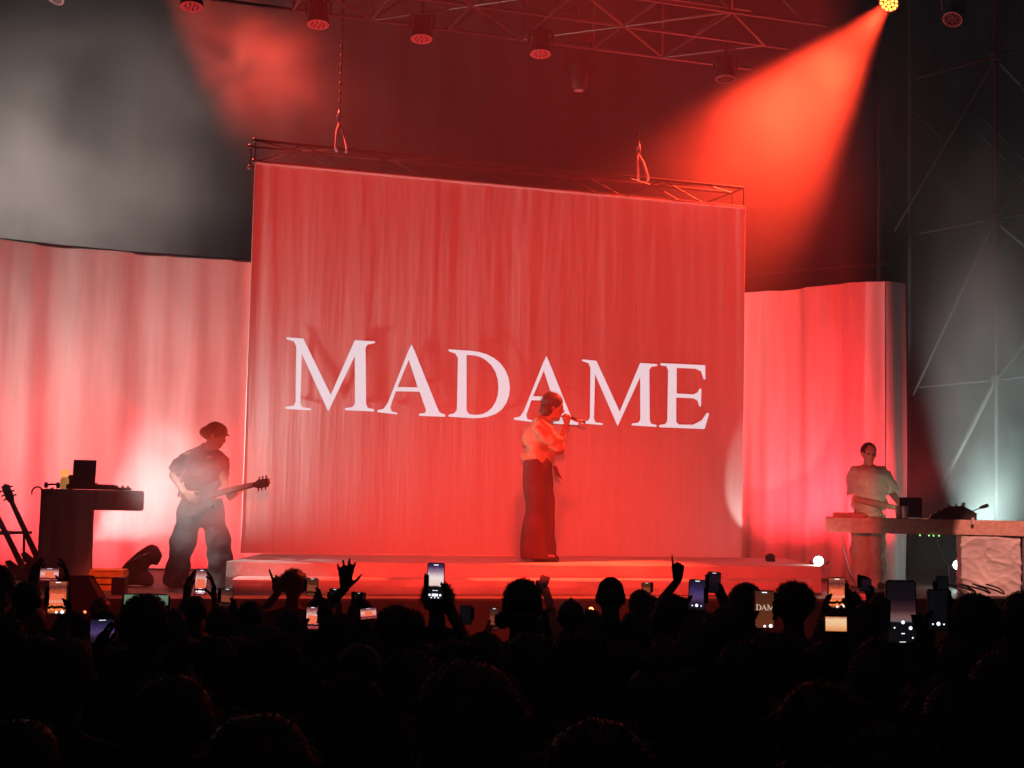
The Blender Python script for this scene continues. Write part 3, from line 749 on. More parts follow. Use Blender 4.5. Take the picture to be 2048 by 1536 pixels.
for px, dy, lb in ((1798, .10, 'left drinking glass in front of the laptop on the right table'), (1811, .04, 'right drinking glass in front of the laptop on the right table')):
    t = thing('drinking_glass', lb, 'glass', rp_(px, dy), 0, 'glasses on the right table')
    part('body', B().lathe((0, 0, 0), [(.026, 0), (.030, .01), (.036, .13), (.033, .13), (.027, .02), (.005, .016)], 14), M['glass'], t, True)
    part('drink', B().lathe((0, 0, .018), [(.026, 0), (.031, .075)], 14), M['amber'], t, True)
t = thing('mixer', 'dark mixing desk with a raised back on the right table', 'mixer', rp_(1905, .3), R(-14))
zz = .04
part('body', B().prism([(-.22, 0), (.26, 0), (.26, .07), (.12, .145), (-.02, .13), (-.2, .045)], -.15, .16), M['gear'], t, bevel=.008)
for k in range(5): part('knob', B().cone((-.12 + k * .06, -.06, .075 + .018 * min(k, 3)), (-.12 + k * .06, -.07, .105 + .02 * min(k, 3)), .012, .009, 8), M['black'], t)
for k, (x, z) in enumerate(((-.03, .15), (.13, .16))): part('fader_cap', B().box((x, -.08, z), (.03, .02, .05), Matrix.Rotation(R(25), 3, 'Y')), M['palegtr'], t, bevel=.004)
t = thing('microphone', 'dark microphone on a short boom tilted at the end of the mixer', 'microphone', rp_(1945, .2))
part('base', B().cone((0, 0, 0), (0, 0, .02), .05, .04, 14), M['black'], t); part('boom', B().tube([V((0, 0, .02)), V((.0, 0, .08)), V((.10, -.02, .135))], .007), M['steel'], t, True)
part('head', B().cap((.10, -.02, .135), (.16, -.03, .155), .016, .021), M['gear'], t, True)
t = thing('power_adapter', 'small pale adapter hanging over the front edge of the right table', 'adapter', rp_(1945, -.03) + V((0, 0, -.03))); part('body', B().box((0, 0, .02), (.028, .03, .075)), M['palegtr'], t, bevel=.006); part('plug', B().cone((0, 0, .06), (0, .01, .085), .009, .007), M['black'], t)
t = thing('sampler', 'flat sampler with dark top lit orange at the left end of the right table', 'sampler', rp_(1700, .2), RYAW)
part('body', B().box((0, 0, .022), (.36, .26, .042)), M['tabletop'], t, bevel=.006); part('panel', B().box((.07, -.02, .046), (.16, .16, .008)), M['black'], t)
for k in range(4): part('pad', B().box((-.15 + k * .045, -.05, .046), (.036, .036, .008)), M['wrap'], t)
t = thing('paper_sheet', 'crumpled pale sheet lying beside the sampler on the right table', 'paper', rp_(1745, .08)); b = B(); vs = []; fs = []
for j in range(7):
    for i in range(9): vs.append(((i - 4) * .028, (j - 3) * .03, .006 + .03 * abs(mnoise.noise(V((i * .5, j * .5, 3))))))
for j in range(6):
    for i in range(8): a = j * 9 + i; fs.append((a, a + 1, a + 10, a + 9))
b.add(vs, fs); part('sheet', b, M['wrap'], t)
q = V((at(1950, 1180, 15.2).x, 15.2, FLOOR)); t = thing('cable', 'dark loops of cable lying on the floor before the wrapped table leg', 'cable', q)
part('cord', B().tube([V((-.25 + .5 * k / 40 + .12 * math.cos(k * .55), .1 * math.sin(k * .55), .03 + .10 * abs(math.sin(k * .28)))) for k in range(41)], .009, 6), M['black'], t, True)
q = V((at(1735, 1180, 14.4).x, 14.4, FLOOR)); t = thing('pedal_case', 'pale flat case with a dark panel on the floor under the right table', 'case', q)
part('body', B().box((0, 0, .03), (.32, .2, .06)), M['wrap'], t, bevel=.008); part('panel', B().box((-.02, 0, .063), (.18, .14, .012)), M['black'], t)

# ------------------------------------------------------------------ people
def basis(f, u):
    f = V(f).normalized(); u = V(u); u = (u - f * u.dot(f)).normalized(); r = f.cross(u)
    return Matrix((r, f, u)).transposed(), r, f, u
def head(b, c, f, u=(0, 0, 1), s=1, face=True):
    bs, r, f, u = basis(f, u); c = V(c); P = lambda x, y, z: c + (r * x + f * y + u * z) * s
    k = lambda *a: tuple(x * s for x in a)
    b.ell(P(0, -.012, .036), k(.079, .096, .086), bs); b.ell(P(0, -.01, .0), k(.068, .082, .09), bs); b.ell(P(0, .022, -.03), k(.058, .068, .085), bs); b.ell(P(0, .044, -.078), k(.046, .042, .036), bs)
    for sg in (-1, 1): b.ell(P(sg * .078, -.006, -.006), k(.014, .024, .033), bs, 10, 7)
    if face:
        b.cap(P(0, .086, .014), P(0, .108, -.026), .010 * s, .015 * s, 8, 6)
        b.cap(P(-.035, .074, .030), P(.035, .074, .030), .016 * s, None, 8, 6); b.cap(P(-.018, .083, -.056), P(.018, .083, -.056), .010 * s, None, 8, 6)
        for sg in (-1, 1): b.ell(P(sg * .04, .055, -.015), k(.024, .024, .022), bs, 8, 6)
def hand(b, W, d, n, side, curls, s=1, spread=6, thumb=(35, 20), r0=.0116):
    """W wrist, d towards the fingers, n the way the palm looks, side +1/-1 picks the thumb's side"""
    d = V(d).normalized(); n = V(n); n = (n - d * n.dot(d)).normalized(); t = d.cross(n) * side; W = V(W)
    LEN = ((.040, .025, .021), (.045, .029, .023), (.042, .027, .022), (.033, .021, .019))
    for i in range(4):
        off = (.033 - .022 * i); kn = W + (d * (.092 - .006 * abs(i - 1)) + t * off) * s
        b.cap(W + (d * .012 + t * off * .55) * s, kn, .016 * s, .0125 * s, 8, 6)
        a = R(spread * (1.3 - i)); dd = d * math.cos(a) + t * math.sin(a); p = kn; cu = curls[i]; rr = r0 * s
        ang = 0
        for j, l in enumerate(LEN[i]):
            ang += R(cu) * (.9, 1.1, .7)[j] / 2.7 * 1.0
            v = dd * math.cos(ang) + n * math.sin(ang); q = p + v * l * s; b.cap(p, q, rr, rr * .9, 8, 6); p = q; rr *= .92
    b.ell(W + (d * .05 + n * .004) * s, (.034 * s, .04 * s, .018 * s), Matrix((t, d, n)).transposed(), 10, 7)
    p = W + (d * .022 + t * .026 + n * .006) * s; a, c = R(thumb[0]), R(thumb[1])
    v = d * math.cos(a) + t * math.sin(a); v = (v * math.cos(c) + n * math.sin(c)).normalized()
    q = p + v * .046 * s; b.cap(p, q, .0145 * s, .0115 * s, 8, 6); v2 = (v + d * .25 + n * .15).normalized(); q2 = q + v2 * .032 * s; b.cap(q, q2, .0112 * s, .010 * s, 8, 6); b.cap(q2, q2 + (v2 + d * .2).normalized() * .026 * s, .0100 * s, .0085 * s, 8, 6)
def ik(S, W, l1, l2, pole):
    S, W = V(S), V(W); d = W - S; L = min(d.length, (l1 + l2) * .995); d.normalize()
    W = S + d * L; a = (l1 * l1 - l2 * l2 + L * L) / (2 * L); h = math.sqrt(max(l1 * l1 - a * a, 1e-6))
    p = V(pole); p = (p - d * p.dot(d)).normalized()
    return S + d * a + p * h, W
def crowd_body(b, s, arms):
    """standing figure facing +Y, feet at the origin; arms: {side: (wrist, pole, handfn)}; returns the skin segments"""
    P = lambda x, y, z: V((x * s, y * s, z * s)); k = lambda *a: tuple(x * s for x in a); skin = []
    head(b, P(0, .015, 1.628), (0, 1, 0), (0, 0, 1), s)
    b.chain([P(0, -.008, 1.55), P(0, -.014, 1.43)], k(.053, .062))
    b.ell(P(0, 0, 1.27), k(.172, .112, .20)); b.ell(P(0, 0, 1.08), k(.15, .105, .17)); b.ell(P(0, 0, .95), k(.17, .12, .13))
    b.chain([P(-.165, -.005, 1.405), P(0, -.012, 1.44), P(.165, -.005, 1.405)], k(.058, .055, .058))
    for sg in (-1, 1):
        b.chain([P(sg * .09, 0, .90), P(sg * .10, .01, .49), P(sg * .105, -.01, .085)], k(.088, .058, .042))
        b.cap(P(sg * .105, -.03, .045), P(sg * .115, .15, .035), .042 * s, .034 * s)
        S = P(sg * .185, -.005, 1.40)
        if sg in arms:
            W, pole, fn = arms[sg]; E, W = ik(S, W, .29 * s, .255 * s, pole)
        else:
            E, W = P(sg * .235, -.03, 1.12), P(sg * .215, .07, .88); fn = None
        b.chain([S, E, W], k(.052, .042, .028)); skin.append((E.lerp(W, .1), W + (W - E).normalized() * .2 * s))
        if fn: fn(b, W, s)
        else: hand(b, W, (-.05 * sg, .12, -1), (-sg, .1, 0), sg, (35, 40, 45, 50), s)
    return skin
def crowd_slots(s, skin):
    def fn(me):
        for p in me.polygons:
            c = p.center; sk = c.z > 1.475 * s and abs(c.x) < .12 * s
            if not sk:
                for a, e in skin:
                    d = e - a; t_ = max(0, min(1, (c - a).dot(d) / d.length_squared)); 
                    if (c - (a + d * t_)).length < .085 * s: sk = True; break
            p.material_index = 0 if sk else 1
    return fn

HAIRC = {}
def hair_mesh(style, var=0):
    key = (style, var)
    if key in HAIRC: return HAIRC[key]
    rnd = random.Random(hash(style) % 1000 if False else sum(map(ord, style)) + var * 31); b = B()
    shells = {'short': [((0, -.020, .036), (.081, .094, .088))], 'crop': [((0, -.018, .033), (.077, .092, .090))],
              'curly': [((0, -.022, .045), (.100, .106, .100))], 'fluffy': [((0, -.025, .050), (.115, .118, .112)), ((0, -.06, -.04), (.10, .07, .10))],
              'long': [((0, -.022, .036), (.090, .098, .091)), ((0, -.062, -.09), (.094, .052, .13)), ((0, -.07, -.2), (.088, .045, .12))],
              'bun': [((0, -.020, .036), (.084, .095, .088)), ((-.085, -.07, -.055), (.035, .035, .035)), ((0, -.05, -.05), (.075, .055, .06))],
              'topknot': [((0, -.020, .036), (.081, .094, .088)), ((0, -.03, .145), (.042, .042, .036))],
              'cap': [((0, -.014, .040), (.086, .100, .078))], 'bob': [((0, -.016, .030), (.096, .100, .094)), ((0, -.045, -.055), (.092, .070, .075))]}[style]
    lump = {'curly': .016, 'fluffy': .020, 'long': .006, 'bob': .006, 'cap': 0}.get(style, .004)
    for c, r in shells:
        k = len(b.v); b.ell(c, r, n=22, m=15)
        for i in range(k, len(b.v)):
            p = V(b.v[i]); q = (p - V(c)); nn = q.normalized(); b.v[i] = tuple(p + nn * lump * (mnoise.noise(p * 28 + V((var * 7, 0, 0))) + .4 * mnoise.noise(p * 60)))
    shell_faces = len(b.f)
    if style == 'cap':
        b.prism([(-.07, -.0), (.07, -.0), (.075, .004), (-.075, .004)], .05, .155, lambda p: V((p.x, p.y, p.z + .03)))
        b.ell((0, -.01, .118), .012, n=8, m=6)
    else:
        nb, ln, wd = {'curly': (1700, .026, .0018), 'fluffy': (2000, .032, .0017), 'long': (1300, .04, .0016), 'bob': (1300, .030, .0016)}.get(style, (1300, .0105, .0013))
        for _ in range(nb):
            c, r = shells[0] if rnd.random() < .7 or len(shells) == 1 else rnd.choice(shells[1:])
            th = rnd.uniform(0, 6.283); z = rnd.uniform(-.35, 1); rr = math.sqrt(max(0, 1 - z * z))
            n_ = V((rr * math.cos(th), rr * math.sin(th), z)); p = V(c) + V((n_.x * r[0], n_.y * r[1], n_.z * r[2])) * .985
            if n_.y > .55 and z < .35: continue
            j = V((rnd.gauss(0, 1), rnd.gauss(0, 1), rnd.gauss(0, 1)))
            d = (n_ * .55 + j * (.5 if style in ('curly', 'fluffy') else .28) + V((0, -.25, -.55 if style in ('long', 'bob') else -.1))).normalized()
            l = ln * rnd.uniform(.5, 1.3); sd = d.cross(n_ + j * .1).normalized() * wd * rnd.uniform(.7, 1.5)
            m_ = p + d * l * .55 + n_ * .004; e = p + d * l + V((0, 0, -.2 * l)) + j * l * .12
            b.add([p - sd, p + sd, m_ + sd * .7, m_ - sd * .7, e], [(0, 1, 2, 3), (3, 2, 4)])
    me = b.mesh('hair'); me.polygons.foreach_set('use_smooth', [i < shell_faces for i in range(len(b.f))]); HAIRC[key] = me
    return me
def put_hair(parent, style, c, s=1, m=None, var=0, rot=None, name=None):
    me = hair_mesh(style, var)
    if m is not None and (not me.materials):
        me.materials.append(m)
    elif m is not None and me.materials[0] is not m: me = me.copy(); me.materials[0] = m
    o = bpy.data.objects.new(name or ('cap' if style == 'cap' else 'hair'), me); COL.objects.link(o); o.parent = parent; o.location = c; o.scale = (s, s, s)
    if rot is not None: o.rotation_euler = rot
    return o

# ---- singer (profile to the right), local x to the right of the picture, y away from the audience
def frame_px(bx, by, sc_):
    tl = math.tan(ROLL)
    def f(px, py, y=0):
        z = (by - py) / sc_; return V(((px - bx) / sc_ - z * tl, y, z))
    return f
SY = 14.95; so = V((at(1079, 1121, SY).x, SY, RISER + .004)); q = frame_px(1079, 1121, F / SY)
b = B(); hc = q(1109, 815); hf, hu = V((1, -.12, -.22)), V((.22, 0, 1))
head(b, hc, hf, hu, .98)
b.chain([hc + V((-.02, 0, -.07)), q(1086, 846)], (.05, .055))
b.ell(q(1077, 880), (.105, .16, .19)); b.ell(q(1074, 935), (.11, .15, .13)); b.chain([q(1078, 853, -.15), q(1080, 849), q(1078, 853, .15)], (.05, .05, .05))
sh, el, wr_ = q(1080, 855, -.17), q(1119, 893, -.20), q(1133, 849, -.10)
b.chain([sh, el, wr_], (.046, .038, .026)); mic0, mic1 = q(1137, 835, -.07), q(1171, 845, -.08)
ax = (mic1 - mic0).normalized()
hand(b, wr_, (.12, .15, 1), (-.2, .9, -.1), 1, (150, 160, 165, 165), .92, 3, (20, 50))
sh2, el2, wr2 = q(1076, 856, .17), q(1068, 900, .22), q(1104, 905, .0)
b.chain([sh2, el2, wr2], (.046, .038, .026)); hand(b, wr2, (1, -.25, .1), (-.2, -1, 0), -1, (60, 70, 70, 70), .92, 4)
for sg in (-1, 1):
    b.chain([q(1072, 940, sg * .08), q(1078, 1020, sg * .09), q(1077, 1104, sg * .1)], (.085, .06, .04))
    b.cap(q(1075, 1112, sg * .1), q(1106, 1113, sg * .1), .036, .030)
singer = organic('person', b, .011, None, M['skin'], 4); singer.location = so
tag(singer, 'person in loose orange lit shirt and dark wide trousers singing into a microphone', 'person')
put_hair(singer, 'bob', hc + V((-.012, 0, .02)), 1.06, M['brownhair'], 3, (basis(hf, hu)[0] @ Matrix.Rotation(0, 3, 'X')).to_euler())
b = B(); b.ell(q(1077, 876), (.150, .20, .20)); b.ell(q(1077, 918), (.165, .21, .10)); b.chain([q(1079, 855, -.19), q(1083, 846), q(1079, 855, .19)], (.075, .07, .075))
b.chain([q(1080, 857, -.19), q(1102, 878, -.22), q(1114, 890, -.215)], (.088, .082, .066)); b.chain([q(1077, 857, .19), q(1066, 900, .24), q(1086, 905, .12)], (.085, .075, .055))
b.ell(q(1098, 905, -.05), (.08, .12, .06))
organic('shirt', b, .014, singer, M['shirt'], 3); PENDING[-1][2] = folds(.030, (6, 6, 12))
b = B()
for sg in (-1, 1):
    y = sg * .12; dx = 8 if sg > 0 else -7
    b.cone(q(1077 + dx * 1.2, 1117, y + sg * .02), q(1079 + dx, 1010, y), .138, .112, 18); b.cone(q(1079 + dx, 1014, y), q(1076 + dx * .3, 922, y * .6), .114, .135, 18)
organic('trousers', b, .011, singer, M['trousers'], 2); PENDING[-1][2] = folds(.024, (6, 6, 3))
part('sash', B().prism([(0, 0), (.045, .0), (.07, -.07), (.105, -.135), (.03, -.085)], -.012, .012, lambda p: q(1104, 933, -.12) + p), M['trousers'], singer)
part('bracelet', B().tube([wr2 + V((.0, .034 * math.cos(a), .034 * math.sin(a))) for a in [i * .63 for i in range(11)]], .008), M['chrome'], singer, True)
for sg in (-1, 1): part('shoe', B().cap(q(1072, 1115, sg * .1), q(1112, 1116, sg * .1), .042, .03), M['shoe'], singer, True)
t = thing('microphone', 'pale handheld microphone held to the mouth of the singer', 'microphone', so + mic0)
part('handle', B().cone(ax * .02, mic1 - mic0, .017, .013, 12), M['chrome'], t, True); part('grille', B().ell(ax * -.005, .026, n=12, m=8), M['steel'], t, True)

# ---- guitarist
GY = 13.8; go = V((at(420, 1172, GY).x, GY, FLOOR + .004)); q = frame_px(420, 1172, F / GY)
b = B(); hc = q(427, 870); hf, hu = V((1, -.25, -.28)), V((.3, 0, 1)); head(b, hc, hf, hu, 1.0)
b.chain([hc + V((-.03, 0, -.08)), q(404, 902)], (.055, .06))
b.ell(q(400, 940), (.18, .12, .19)); b.ell(q(395, 985), (.15, .11, .14)); b.ell(q(397, 1005), (.165, .12, .11))
b.chain([q(376, 914, -.06), q(402, 904), q(432, 914, .08)], (.06, .06, .055))
s1, e1, w1 = q(374, 918, -.08), q(349, 950, -.12), q(378, 984, -.24); b.chain([s1, e1, w1], (.052, .042, .029))
hand(b, w1, (.75, -.1, -.5), (.1, 1, .1), 1, (50, 55, 60, 65), 1.0, 5)
s2, e2, w2 = q(434, 918, .08), q(450, 962, -.10), q(472, 992, -.36); b.chain([s2, e2, w2], (.05, .041, .028))
hand(b, w2, (.35, -.1, .9), (.15, .6, .2), -1, (120, 125, 130, 130), 1.0, 5)
l1 = [q(382, 1010), q(366, 1085, -.04), q(348, 1158, .03)]; l2 = [q(414, 1010), q(440, 1086, -.04), q(444, 1158, 0)]
for l in (l1, l2):
    b.chain(l, (.085, .06, .042)); b.cap(l[2] + V((0, -.02, -.03)), l[2] + V((.13, -.08, -.035)), .036, .03)
gt = organic('person', b, .011, None, M['skin'], 4); gt.location = go
tag(gt, 'person in a green hat and dark T-shirt leaning over an electric guitar in white smoke', 'person')
put_hair(gt, 'short', hc, 1.0, M['hair'], 1, basis(hf, hu)[0].to_euler())
bs_, r_, f_, u_ = basis(hf, hu); b = B(); hcc = hc + u_ * .045 - f_ * .015
b.ell(hcc, (.098, .112, .092), bs_); b.cap(hcc - f_ * .065 - u_ * .04 - r_ * .05, hcc - f_ * .065 - u_ * .04 + r_ * .05, .064)
organic('hat', b, .012, gt, M['hat'], 2); PENDING[-1][2] = folds(.012, (11, 11, 16))
part('visor', B().ell(hc + f_ * .088 + u_ * .040, (.068, .034, .012), bs_), M['hat'], gt, True)
b = B(); b.ell(q(401, 942), (.205, .15, .20)); b.ell(q(396, 985), (.185, .14, .13)); b.chain([q(378, 916, -.05), q(405, 903), q(430, 916, .07)], (.085, .082, .08))
b.cone(q(375, 915, -.07), q(354, 948, -.115), .085, .088, 16); b.cone(q(433, 916, .08), q(441, 950, .0), .08, .08, 16)
organic('t_shirt', b, .014, gt, M['blacktee'], 3); PENDING[-1][2] = folds(.028, (6, 6, 9))
b = B(); b.ell(q(397, 1008), (.185, .14, .12))
for l in (l1, l2): b.cone(l[0] + V((0, 0, .03)), l[1], .125, .112, 16); b.cap(l[1], l[1], .112); b.cone(l[1], l[2] + V((.0, 0, -.055)), .112, .118, 16)
organic('trousers', b, .014, gt, M['jeans'], 3); PENDING[-1][2] = folds(.028, (6, 6, 6))
for l in (l1, l2): part('shoe', B().cap(l[2] + V((-.02, -.0, -.022)), l[2] + V((.16, -.1, -.03)), .046, .036), M['shoe'], gt, True)
nk0, nk1 = q(420, 991, -.22), q(552, 962, -.70)
ax = (nk1 - nk0).normalized()
guitar('electric_guitar', 'dark electric guitar held by the leaning person in the green hat', go + nk0 + ax * .06, ax, (-.45, -1, .25), M['gear'], None, neck=.60)
t = thing('guitar_strap', 'dark strap over the shoulder of the leaning guitarist', 'strap', go)
part('band', B().tube([q(362, 992, -.16), q(372, 950, -.22), q(392, 912, -.15), q(410, 903, .02), q(420, 914, .12)], .014, 6), M['black'], t, True)

# ---- man at the right table
DY = 16.6; do = V((at(1738, 1100, DY).x, DY, FLOOR + .004)); q = frame_px(1738, at(0, 0, 1).x * 0 + 1016 + .88 * F / DY, F / DY)
b = B(); hc = q(1743, 909); hf, hu = V((.10, -1, -.10)), V((.06, -.1, 1)); head(b, hc, hf, hu, 1.0)
b.chain([hc + V((0, .02, -.08)), q(1742, 938, .02)], (.055, .06))
b.ell(q(1742, 965), (.175, .12, .2)); b.ell(q(1740, 1000), (.16, .12, .18)); b.ell(q(1739, 1028), (.165, .125, .13))
b.chain([q(1717, 945), q(1742, 938, .01), q(1768, 944)], (.058, .058, .058))
s1, e1, w1 = q(1714, 948), q(1714, 1000, -.08), q(1782, 1016, -.42); b.chain([s1, e1, w1], (.052, .044, .029)); hand(b, w1, (1, -.6, -.1), (.05, -.1, -1), 1, (35, 40, 40, 40), 1.0)
s2, e2, w2 = q(1771, 947), q(1786, 985, -.02), q(1790, 1008, -.30); b.chain([s2, e2, w2], (.052, .043, .029)); hand(b, w2, (.1, -1, -.2), (0, -.1, -1), -1, (35, 40, 40, 40), 1.0)
l1 = [q(1726, 1035), q(1725, 1100, -.02), q(1722, 1164, 0)]; l2 = [q(1752, 1035), q(1752, 1100, -.02), q(1754, 1164, 0)]
for l in (l1, l2): b.chain(l, (.088, .06, .042)); b.cap(l[2] + V((0, .02, -.02)), l[2] + V((.02, -.14, -.03)), .036, .032)
dj = organic('person', b, .011, None, M['skin'], 4); dj.location = do
tag(dj, 'person in a pale T-shirt standing behind the right table with dark gear', 'person')
put_hair(dj, 'short', hc, 1.03, M['hair'], 5, basis(hf, hu)[0].to_euler())
bs_, r_, f_, u_ = basis(hf, hu)
for sg in (-1, 1): part('eye', B().ell(hc + r_ * .032 * sg + f_ * .082 + u_ * .004, .0115, n=10, m=8), M['black'], dj, True)
b = B(); b.ell(q(1742, 965), (.205, .16, .205)); b.ell(q(1741, 1004), (.205, .165, .19)); b.chain([q(1718, 947), q(1742, 941, .01), q(1767, 946)], (.085, .07, .085))
b.cone(q(1714, 945), q(1712, 996, -.07), .088, .105, 16); b.cone(q(1771, 945), q(1785, 986, -.03), .085, .095, 16)
organic('t_shirt', b, .014, dj, M['greytee'], 3); PENDING[-1][2] = folds(.026, (6, 6, 8))
b = B(); b.ell(q(1739, 1035), (.18, .15, .13))
for l in (l1, l2): b.cone(l[0], l[1], .125, .12, 16); b.cone(l[1], l[2] + V((0, 0, -.045)), .12, .125, 16); b.cap(l[1], l[1], .12)
organic('trousers', b, .014, dj, M['chino'], 3); PENDING[-1][2] = folds(.026, (6, 6, 6))
for l in (l1, l2): part('shoe', B().cap(l[2] + V((0, .02, -.02)), l[2] + V((.02, -.17, -.028)), .045, .036), M['shoe'], dj, True)

# ------------------------------------------------------------------ the crowd
HEADOFF = {'bald': .122, 'crop': .128, 'short': .134, 'curly': .165, 'fluffy': .185, 'long': .138, 'bun': .134, 'topknot': .19, 'cap': .124, 'bob': .136}
HEADW = {'bald': .172, 'crop': .165, 'short': .172, 'curly': .225, 'fluffy': .255, 'long': .20, 'bun': .19, 'topknot': .172, 'cap': .176, 'bob': .21}
GRP = 'audience in front of the stage'
def place(px, wpx, ytop, style):
    Y = F * HEADW[style] / wpx; p = at(px, ytop, Y)
    return p.x, Y, p.z / (1.628 + HEADOFF[style])
def grip(C, sg, wm, hm):
    C = V(C); W = C + V((sg * .02, .032, -hm * .5 - .035))
    def fn(b, W, s):
        b.chain([W, C + V((sg * .022, .026, -hm * .30)), C + V((sg * .012, .026, -hm * .08))], (.022, .026, .022), 8, 6)
        for i in range(4):
            z = -hm * .32 + .021 * i
            b.chain([C + V((sg * .018, .024, z)), C + V((-sg * (wm * .5 + .001), .020, z + .012)), C + V((-sg * (wm * .5 + .007), -.004, z + .015)), C + V((-sg * (wm * .5 - .006), -.014, z + .014))], (.011, .0098, .009, .008), 8, 6)
        b.chain([W + V((sg * .015, 0, .02)), C + V((sg * (wm * .5 + .006), .008, -hm * .26)), C + V((sg * (wm * .5 + .002), -.012, -hm * .12)), C + V((sg * (wm * .5 - .014), -.015, -hm * .04))], (.018, .013, .0105, .009), 8, 6)
    return W, fn
def side_hold(C, sg, wm, hm):
    C = V(C); W = C + V((sg * (wm * .5 + .045), .012, -.085))
    def fn(b, W, s):
        hand(b, W, (-sg * .12, .10, 1), (-sg * 1, -.35, 0), sg, (62, 40, 22, 12), 1.02, 15, (58, 35))
    return W, fn
BODY = []
def person(px, wpx, ytop, style, label, arms=None, hair=None, var=0, yaw=0, group=GRP):
    x, Y, s = place(px, wpx, ytop, style); b = B(); loc = V((x, Y, 0))
    A = {}
    for sg, W, pole, fn in (arms or []): A[sg] = (V(W) - loc, pole, (lambda bb, w_, s_, fn=fn, loc=loc: fn(Shift(bb, -loc), V(w_) + loc, s_)) if fn else None)
    if A or not BODY:
        skin = crowd_body(b, s if A else 1, A); sc_ = 1 if A else s
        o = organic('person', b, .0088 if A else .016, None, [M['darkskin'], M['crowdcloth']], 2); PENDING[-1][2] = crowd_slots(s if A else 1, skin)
        if not A: BODY.append((o, skin))
        hs = s if A else 1
        o.scale = (sc_,) * 3
    else:
        o = BODY[0][0].copy(); COL.objects.link(o); o.scale = (s,) * 3; hs = 1; COPIES.append(o)
        o.modifiers.clear()
    o.location = loc; o.rotation_euler = (0, 0, R(yaw))
    tag(o, label, 'person', group)
    if style != 'bald': put_hair(o, style, V((0, .015, 1.628)) * hs, hs, hair or M['hair'], var)
    HEADS.append((label, round(Y, 1), round(s * 1.75, 2)))
    return o
class Shift:
    """adds shapes shifted by a vector"""
    def __init__(s, b, v): s.b, s.d = b, V(v)
    def add(s, vs, fs): s.b.add([V(p) + s.d for p in vs], fs); return s
    ell, cap, cone, chain = B.ell, B.cap, B.cone, B.chain
COPIES, HEADS = [], []

# ---- phones
def screen_mat(name, stops, noise_amt=.5, strength=1.6, text_band=None, scale=9):
    m = bpy.data.materials.new(name); m.use_nodes = True; nt = m.node_tree; N, L = nt.nodes, nt.links
    b = N['Principled BSDF']; b.inputs['Base Color'].default_value = (.01, .01, .01, 1); b.inputs['Roughness'].default_value = .15
    uv = N.new('ShaderNodeUVMap'); sp = N.new('ShaderNodeSeparateXYZ'); L.new(uv.outputs[0], sp.inputs[0])
    nz = N.new('ShaderNodeTexNoise'); nz.inputs['Scale'].default_value = scale; nz.inputs['Detail'].default_value = 4; L.new(uv.outputs[0], nz.inputs['Vector'])
    ad = N.new('ShaderNodeMath'); ad.operation = 'MULTIPLY_ADD'; L.new(nz.outputs[0], ad.inputs[0]); ad.inputs[1].default_value = noise_amt * .35
    sb = N.new('ShaderNodeMath'); sb.operation = 'SUBTRACT'; L.new(sp.outputs[1], sb.inputs[0]); sb.inputs[1].default_value = noise_amt * .175; L.new(sb.outputs[0], ad.inputs[2])
    cr_ = N.new('ShaderNodeValToRGB'); L.new(ad.outputs[0], cr_.inputs[0]); el = cr_.color_ramp.elements
    for i, (p, c) in enumerate(stops):
        e = el[i] if i < 2 else el.new(p); e.position = p; e.color = (*c, 1)
    L.new(cr_.outputs[0], b.inputs['Emission Color']); b.inputs['Emission Strength'].default_value = strength
    m.cycles.emission_sampling = 'NONE'; return m
K0 = (.004, .004, .005)
SM = {
 'orange': screen_mat('screen_orange_stage', [(0, (.10, .02, .008)), (.12, (.9, .22, .05)), (.42, (.85, .16, .04)), (.62, (.55, .08, .03)), (.82, (.10, .02, .02)), (1, (.35, .07, .03))], .7, 1.15),
 'pink': screen_mat('screen_pink_stage', [(0, (.25, .02, .03)), (.3, (.9, .18, .18)), (.6, (.9, .5, .45)), (.85, (.35, .1, .1)), (1, (.05, .02, .03))], .7, .95),
 'white': screen_mat('screen_white_stage', [(0, K0), (.36, K0), (.40, (.85, .6, .55)), (.62, (.9, .75, .72)), (.78, (.35, .2, .3)), (.92, (.05, .02, .08)), (1, (.03, .02, .06))], .25, 1.0),
 'dim': screen_mat('screen_dim_red', [(0, (.02, .006, .005)), (.3, (.13, .035, .022)), (.7, (.10, .03, .02)), (1, (.03, .01, .01))], .6, .8),
 'dark': screen_mat('screen_dark', [(0, K0), (.35, (.006, .004, .008)), (.6, (.02, .006, .01)), (1, (.008, .004, .007))], .6, .8),
 'brown': screen_mat('screen_brown', [(0, (.16, .035, .014)), (.4, (.12, .030, .009)), (.8, (.09, .022, .009)), (1, (.07, .02, .012))], .3, .9),
 'violet': screen_mat('screen_violet', [(0, K0), (.22, (.03, .012, .035)), (.45, (.10, .05, .16)), (.62, (.05, .03, .12)), (.85, (.02, .012, .04)), (1, (.01, .01, .015))], .8, .9),
 'huge': screen_mat('screen_dark_stage', [(0, K0), (.33, K0), (.345, (.16, .12, .13)), (.42, (.20, .09, .09)), (.52, (.06, .02, .025)), (.7, (.008, .005, .007)), (1, (.006, .004, .006))], .12, .9, None, 4),
 'green': screen_mat('screen_green_strip', [(0, K0), (.70, K0), (.72, (.10, .16, .10)), (.97, (.16, .24, .15)), (1, (.06, .08, .06))], .12, .9),
 'cream': screen_mat('screen_cream', [(0, (.75, .25, .08)), (.4, (.9, .5, .25)), (.8, (.9, .6, .35)), (1, (.5, .15, .05))], .6, 1.0),
 'black': screen_mat('screen_black', [(0, K0), (.5, (.006, .005, .008)), (1, K0)], .3, .6)}
M['ui'] = mat('screen_button', (.8, .8, .8), .5, emit=(.85, .9, 1), estr=1.5, var=.02)
